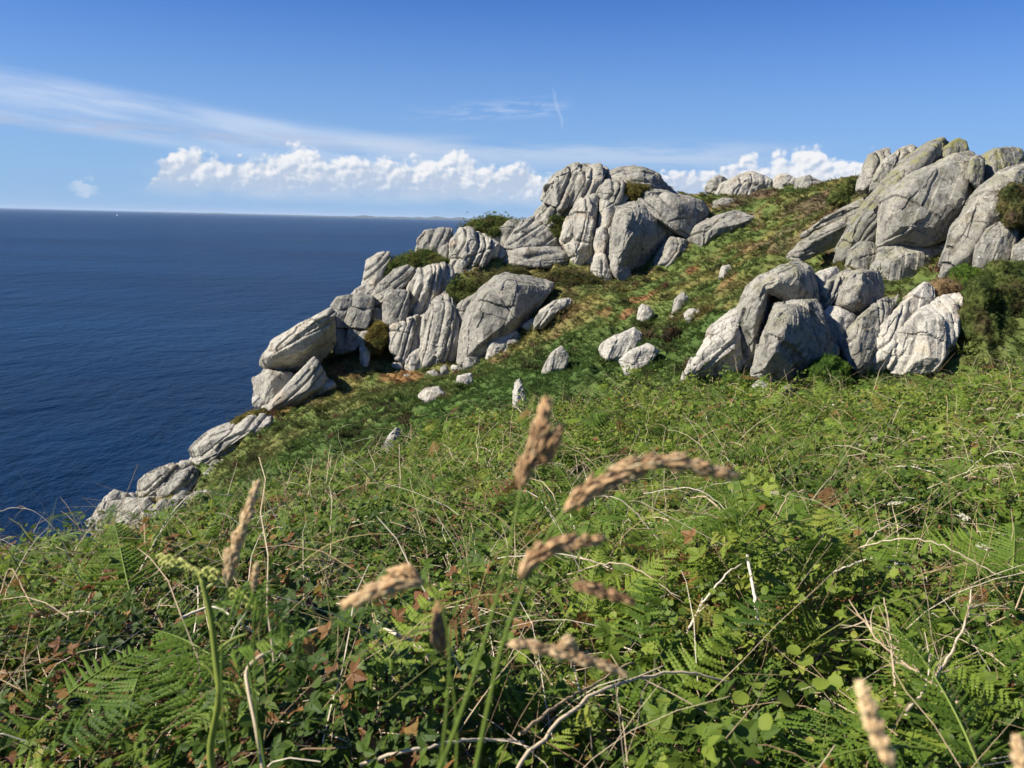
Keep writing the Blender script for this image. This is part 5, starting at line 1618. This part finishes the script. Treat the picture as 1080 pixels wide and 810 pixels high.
def build_sea():
    r = np.concatenate([[0], np.geomspace(60, 120000, 60)])
    t = np.linspace(0, 2 * math.pi, 97)[:-1]
    V = [[0, 0, 0]]
    for q in r[1:]:
        for a in t: V.append([q * math.cos(a), q * math.sin(a), 0])
    F = []
    n = len(t)
    for i in range(len(r) - 2):
        for j in range(n):
            a, b = 1 + i * n + j, 1 + i * n + (j + 1) % n
            F.append((a, a + n, b + n, b))
    for j in range(n): F.append((0, 1 + j, 1 + (j + 1) % n, 0))
    me = bpy.data.meshes.new("sea")
    me.from_pydata(V, [], [f if f[0] != 0 else f[:3] for f in F])
    m = new_mat("sea_water")
    p = pos()
    sw = noise(vscale(p, 1, 0.55, 1), 0.055, 5, 0.6, 0.3)
    chop = noise(vscale(p, 1, 0.7, 1), 0.28, 6, 0.65, 0.2)
    pat = noise(vscale(p, 0.35, 1.0, 1), 0.006, 4, 0.55)
    col = mixc(sstep(pat, 0.35, 0.65), (0.0012, 0.013, 0.040), (0.003, 0.024, 0.064))
    foam = sstep(noise(vscale(p, 1, 0.5, 1), 0.11, 7, 0.75), 0.735, 0.80) * 0.55
    col = mixc(foam, col, (0.55, 0.6, 0.65))
    h = sw * 2.6 + chop * 0.8
    _w = out_bsdf(col, 0.32, 0.30, h, 1.3, 1.0); _w.inputs['IOR'].default_value = 1.16
    o = link("sea", me, m, loc=(0, 0, SEA_Z))
    tag(o, kind="structure")


build_sea()

# low coast across the bay
mc = new_mat("far_coast"); out_bsdf(mixc(noise(pos(), 0.002, 4), (0.05, 0.07, 0.05), (0.12, 0.12, 0.09)), 0.9, 0.1)
for (x0, x1, D_, hh, sd) in [(150, 430, 30000, 70, 3.0), (330, 640, 24000, 150, 9.0)]:
    a0, a1 = math.atan((x0 - 540) / FPX), math.atan((x1 - 540) / FPX)
    V, F = [], []
    n = 120
    ph = np.linspace(0, 1, n)
    hs = (0.25 + 0.75 * np.abs(n2(ph * 9, ph * 0, 1.0, sd, 4))) * np.sin(ph * math.pi) ** 0.5 * hh + 5
    for i in range(n):
        a = a0 + (a1 - a0) * ph[i]
        for (dd, z) in ((0, -5), (300, hs[i] * .6), (1200, hs[i]), (3000, hs[i] * .8), (4500, -5)):
            V.append(((D_ + dd) * math.sin(a), (D_ + dd) * math.cos(a), SEA_Z + z))
    for i in range(n - 1):
        for k in range(4):
            q = i * 5 + k; F.append((q, q + 5, q + 6, q + 1))
    me = np_mesh("coast_hills", V, F, None, True)
    tag(link("coast_hills", me, mc), kind="structure")

# a yacht far out
q = P(123, 222.3, 6500.0); q[2] = SEA_Z
hm = new_mat("boat_white"); out_bsdf((0.8, 0.8, 0.8), 0.4)
boat = empty("sailing_boat", q)
tag(boat, "tiny white sailing boat far out near the horizon at left", "boat")
bm = bmesh.new()
secs = [(-7, 1.2, 1.6), (-3, 2.0, 1.4), (2, 1.9, 1.5), (7, 0.1, 2.2)]
rows = []
for x, w, h in secs:
    rows.append([bm.verts.new((x, -w, h)), bm.verts.new((x * .9, -w * .5, -.4)), bm.verts.new((x * .9, w * .5, -.4)), bm.verts.new((x, w, h))])
for a, b in zip(rows, rows[1:]):
    for k in range(4): bm.faces.new((a[k], b[k], b[(k + 1) % 4], a[(k + 1) % 4]))
bm.faces.new(rows[0]); bm.faces.new(rows[-1][::-1])
me = bpy.data.meshes.new("hull"); bm.to_mesh(me); bm.free(); link("hull", me, hm, boat)
for nm, tri in (("mainsail", [(-6, 0, 3), (0.8, 0, 3), (0.8, 0, 20), (-2.6, .9, 9)]), ("jib", [(1.2, 0, 2.5), (6.8, 0, 2.5), (1.2, 0, 16), (2.8, .8, 7)])):
    me = bpy.data.meshes.new(nm)
    v = [Vector(t) for t in tri]; w = [t + Vector((0, .12, 0)) for t in v]
    me.from_pydata(v + w, [], [(0, 1, 3), (1, 2, 3), (2, 0, 3), (5, 4, 7), (6, 5, 7), (4, 6, 7), (0, 4, 5, 1), (1, 5, 6, 2), (2, 6, 4, 0)])
    link(nm, me, hm, boat)
V, F = tube([(1, 0, 1.5), (1, 0, 21)], [.12, .08], 6)
link("mast", np_mesh("mast", V, F), hm, boat)

# ------------------------------------------------------------------ sea air: one closed box of thin haze
bm = bmesh.new(); bmesh.ops.create_cube(bm, size=1)
me = bpy.data.meshes.new("haze"); bm.to_mesh(me); bm.free()
hz = bpy.data.materials.new("haze_air"); hz.use_nodes = True
for n in list(hz.node_tree.nodes): hz.node_tree.nodes.remove(n)
ho = hz.node_tree.nodes.new('ShaderNodeOutputMaterial'); hv = hz.node_tree.nodes.new('ShaderNodeVolumePrincipled')
hv.inputs['Color'].default_value = (0.62, 0.80, 1.0, 1); hv.inputs['Density'].default_value = HAZE; hv.inputs['Anisotropy'].default_value = 0.0
hz.node_tree.links.new(hv.outputs[0], ho.inputs['Volume'])
o = link("haze", me, hz, loc=(0, 0, (SEA_Z - 54 + 205) / 2))
o.scale = (260000, 260000, 205 - (SEA_Z - 54)); tag(o, kind="stuff")

# ------------------------------------------------------------------ sky, clouds and sun
SKY_TINT = (0.285, 0.655, 1.39)
SUN_EL, SUN_AZ = math.radians(41), math.radians(-104)      # azimuth from the view direction (+Y), negative = left
world = bpy.data.worlds.new("World"); scene.world = world; world.use_nodes = True
nt = world.node_tree
for n in list(nt.nodes): nt.nodes.remove(n)
N.nt = nt
sky = nt.nodes.new('ShaderNodeTexSky'); sky.sky_type = 'NISHITA'; sky.sun_disc = False
sky.sun_elevation = SUN_EL; sky.sun_rotation = SUN_AZ
sky.air_density = 1.0; sky.dust_density = 0.1; sky.ozone_density = 1.0; sky.altitude = 0
gen = nt.nodes.new('ShaderNodeTexCoord')
sep = nt.nodes.new('ShaderNodeSeparateXYZ'); nt.links.new(gen.outputs['Generated'], sep.inputs[0])
X, Y, Z = (N(sep.outputs[i]) for i in range(3))
DEG = 57.29578
az = N.math('ARCTAN2', X, Y) * DEG
el = N.math('ARCSINE', Z) * DEG
_vm = nt.nodes.new('ShaderNodeVectorMath'); _vm.operation = 'MULTIPLY'
nt.links.new(sky.outputs[0], _vm.inputs[0]); _vm.inputs[1].default_value = SKY_TINT
skyc = N(_vm.outputs[0])


def vmul(c, k):
    n = nt.nodes.new('ShaderNodeVectorMath'); n.operation = 'SCALE'
    nt.links.new(c.s, n.inputs[0])
    if isinstance(k, N): nt.links.new(k.s, n.inputs['Scale'])
    else: n.inputs['Scale'].default_value = k
    return N(n.outputs[0])


def rgb(c):
    n = nt.nodes.new('ShaderNodeRGB'); n.outputs[0].default_value = (*c, 1); return N(n.outputs[0])


CL = 10.8      # radiance of sunlit cloud before the background strength
# cirrus streaks: long, nearly straight, falling to the right
slope = el + (az + 31.0) * 0.117
ln = noise(xyz(az * 0.10, slope * 0.75, 3.0), 1.0, 4, 0.5, 0.15)
fine_ = noise(xyz(az * 0.35, slope * 3.6, 9.0), 1.0, 4, 0.6, 0.3)
band = sstep(slope, 4.5, 5.6) * sstep(slope, 8.1, 7.1)
fade = sstep(az, 12.0, -22.0) 
cirr = band * fade * sstep(ln * 0.8 + fine_ * 0.2, 0.26, 0.66) * 0.60
s2 = el + (az + 31.0) * 0.02
grey = sstep(s2, 4.2, 4.8) * sstep(s2, 5.5, 4.95) * sstep(noise(xyz(az * 0.3, s2 * 1.7, 21.0), 1.0, 5, 0.6, .4), 0.36, 0.58) * sstep(az, -3, -16) * 0.75
veil = sstep(el, 3.0, 4.2) * sstep(el, 5.6, 4.4) * sstep(az, -20, -8) * sstep(az, 22, 12) * sstep(noise(xyz(az * .12, el * .9, 33.0), 1.0, 5, .55, .3), 0.34, 0.62) * 0.6
w3 = el - (az + 4) * 0.07
wisp = sstep(w3, 5.9, 6.6) * sstep(w3, 7.6, 6.7) * sstep(az, -9, -1) * sstep(az, 4, 1.5) * sstep(noise(xyz(az * .5, w3 * 3, 7.0), 1.0, 4, .6), .42, .62) * 0.28
tr = az - 2.55 + (el - 7.0) * 0.33 + (noise(xyz(0.0, el * 1.3, 2.0), 1.0, 3) - 0.5) * 0.5
trail = sstep(N.math('ABSOLUTE', tr), 0.17, 0.03) * sstep(el, 5.6, 6.3) * sstep(el, 8.6, 7.6) * 0.17
small = xyz(az * 0.9, el * 2.4, 55.0)


def cumulus(az_, el_, seed):
    """height field of a bank of cumulus: heaped tops over a flat hazy base"""
    v = xyz(az_ * 0.62, el_ * 0.78, seed)
    vo = voronoi(xyz(az_ * 0.95 + noise(v, 1.6, 3) * 1.4, el_ * 1.05 + noise(v, 1.7, 3, out=0) * 1.1, seed), 1.0)
    vo2 = voronoi(xyz(az_ * 2.6 + noise(v, 3.1, 2) * 1.2, el_ * 2.8, seed + 4), 1.0)
    return noise(v, 1.0, 5, 0.55) * 0.95 + (0.55 - vo) * 0.46 + (0.5 - vo2) * 0.16


prof = noise(xyz(az * 0.30, 0.0, 4.4), 1.0, 3, 0.6) * 1.35 - 0.05
top = (sstep(az, -24.5, -21.0) * 3.6) * (prof * 0.75 + 0.62) * sstep(az, 34.0, 26.0) * (1.0 - 0.12 * sstep(az, -4.0, 3.0)) + sstep(az, 8, 20.5) * sstep(az, 26, 21.5) * 1.5
dens = cumulus(az, el, 12.0)
dl = cumulus(az - 0.22, el + 0.20, 12.0)
e0 = sstep(el, 0.55, 1.5)
lim = dens * 2.0 - 1.05 + (top - el) * 0.95
cum = sstep(lim, 0.0, 0.50) * e0
lit = sstep((dens - dl) * 1.7 + (el - 2.3) * 0.24 + 0.17, 0.0, 0.66)
sp_ = az + 26.4
spk = sstep(N.math('ABSOLUTE', sp_), 1.1, 0.1)
cum2 = sstep(noise(xyz(az * 1.3, el * 1.7, 71.0), 1.0, 5, .6) + spk * 0.30 - N.math('ABSOLUTE', el - 1.25) * 0.45, 0.52, 0.66) * spk * 0.5
hazeb = sstep(el, 16.0, 0.0)
base_c = skyc
haze_c = rgb((3.7, 6.0, 9.4))
base_c = mixc(hazeb * 0.8, base_c, haze_c)
white = rgb((CL, CL * 1.0, CL * 1.01)); shade = rgb((CL * .53, CL * .63, CL * .80)); circ = rgb((CL * .78, CL * .86, CL * 1.0)); greyc = rgb((CL * .46, CL * .56, CL * .78))
c = mixc(cirr, base_c, circ)
c = mixc(grey, c, greyc)
c = mixc(wisp, c, circ)
c = mixc(trail, c, circ)
c = mixc(veil, c, mixc(0.5, circ, shade))
lowv = sstep(el, 0.5, 1.4) * sstep(el, 3.9, 2.2) * sstep(az, -25, -17) * sstep(az, 30, 24) * sstep(noise(xyz(az * .35, el * .9, 5.0), 1.0, 4, .6), .30, .62) * 0.42
c = mixc(lowv, c, mixc(0.45, white, shade))
cumc = mixc(lit, shade, white)
c = mixc(cum * sstep(el, 0.6, 2.5, 0.12, 0.96), c, cumc)
c = mixc(cum2 * 0.7, c, white)
bg = nt.nodes.new('ShaderNodeBackground'); bg.inputs['Strength'].default_value = 0.05
nt.links.new(c.s, bg.inputs['Color'])
world.cycles.sampling_method = 'MANUAL'; world.cycles.sample_map_resolution = 256
wo = nt.nodes.new('ShaderNodeOutputWorld'); nt.links.new(bg.outputs[0], wo.inputs['Surface'])

sl = bpy.data.lights.new("sun", 'SUN'); sl.energy = 5.0; sl.angle = math.radians(0.53); sl.color = (1.0, 0.935, 0.83)
so = bpy.data.objects.new("sun", sl); COL.objects.link(so)
dsun = Vector((math.sin(SUN_AZ) * math.cos(SUN_EL), math.cos(SUN_AZ) * math.cos(SUN_EL), math.sin(SUN_EL)))
so.rotation_euler = (-dsun).to_track_quat('-Z', 'Y').to_euler()
so.location = (-60, 0, 60)

vs_ = scene.view_settings
vs_.view_transform = 'Standard'; vs_.look = 'None'; vs_.gamma = 1; vs_.use_curve_mapping = False
scene.display_settings.display_device = 'sRGB'
vs_.exposure = 0.80
scene.cycles.use_denoising = True
scene.cycles.max_bounces = 6; scene.cycles.diffuse_bounces = 2; scene.cycles.glossy_bounces = 2; scene.cycles.transmission_bounces = 4
scene.cycles.use_adaptive_sampling = True
scene.cycles.adaptive_threshold = 0.02
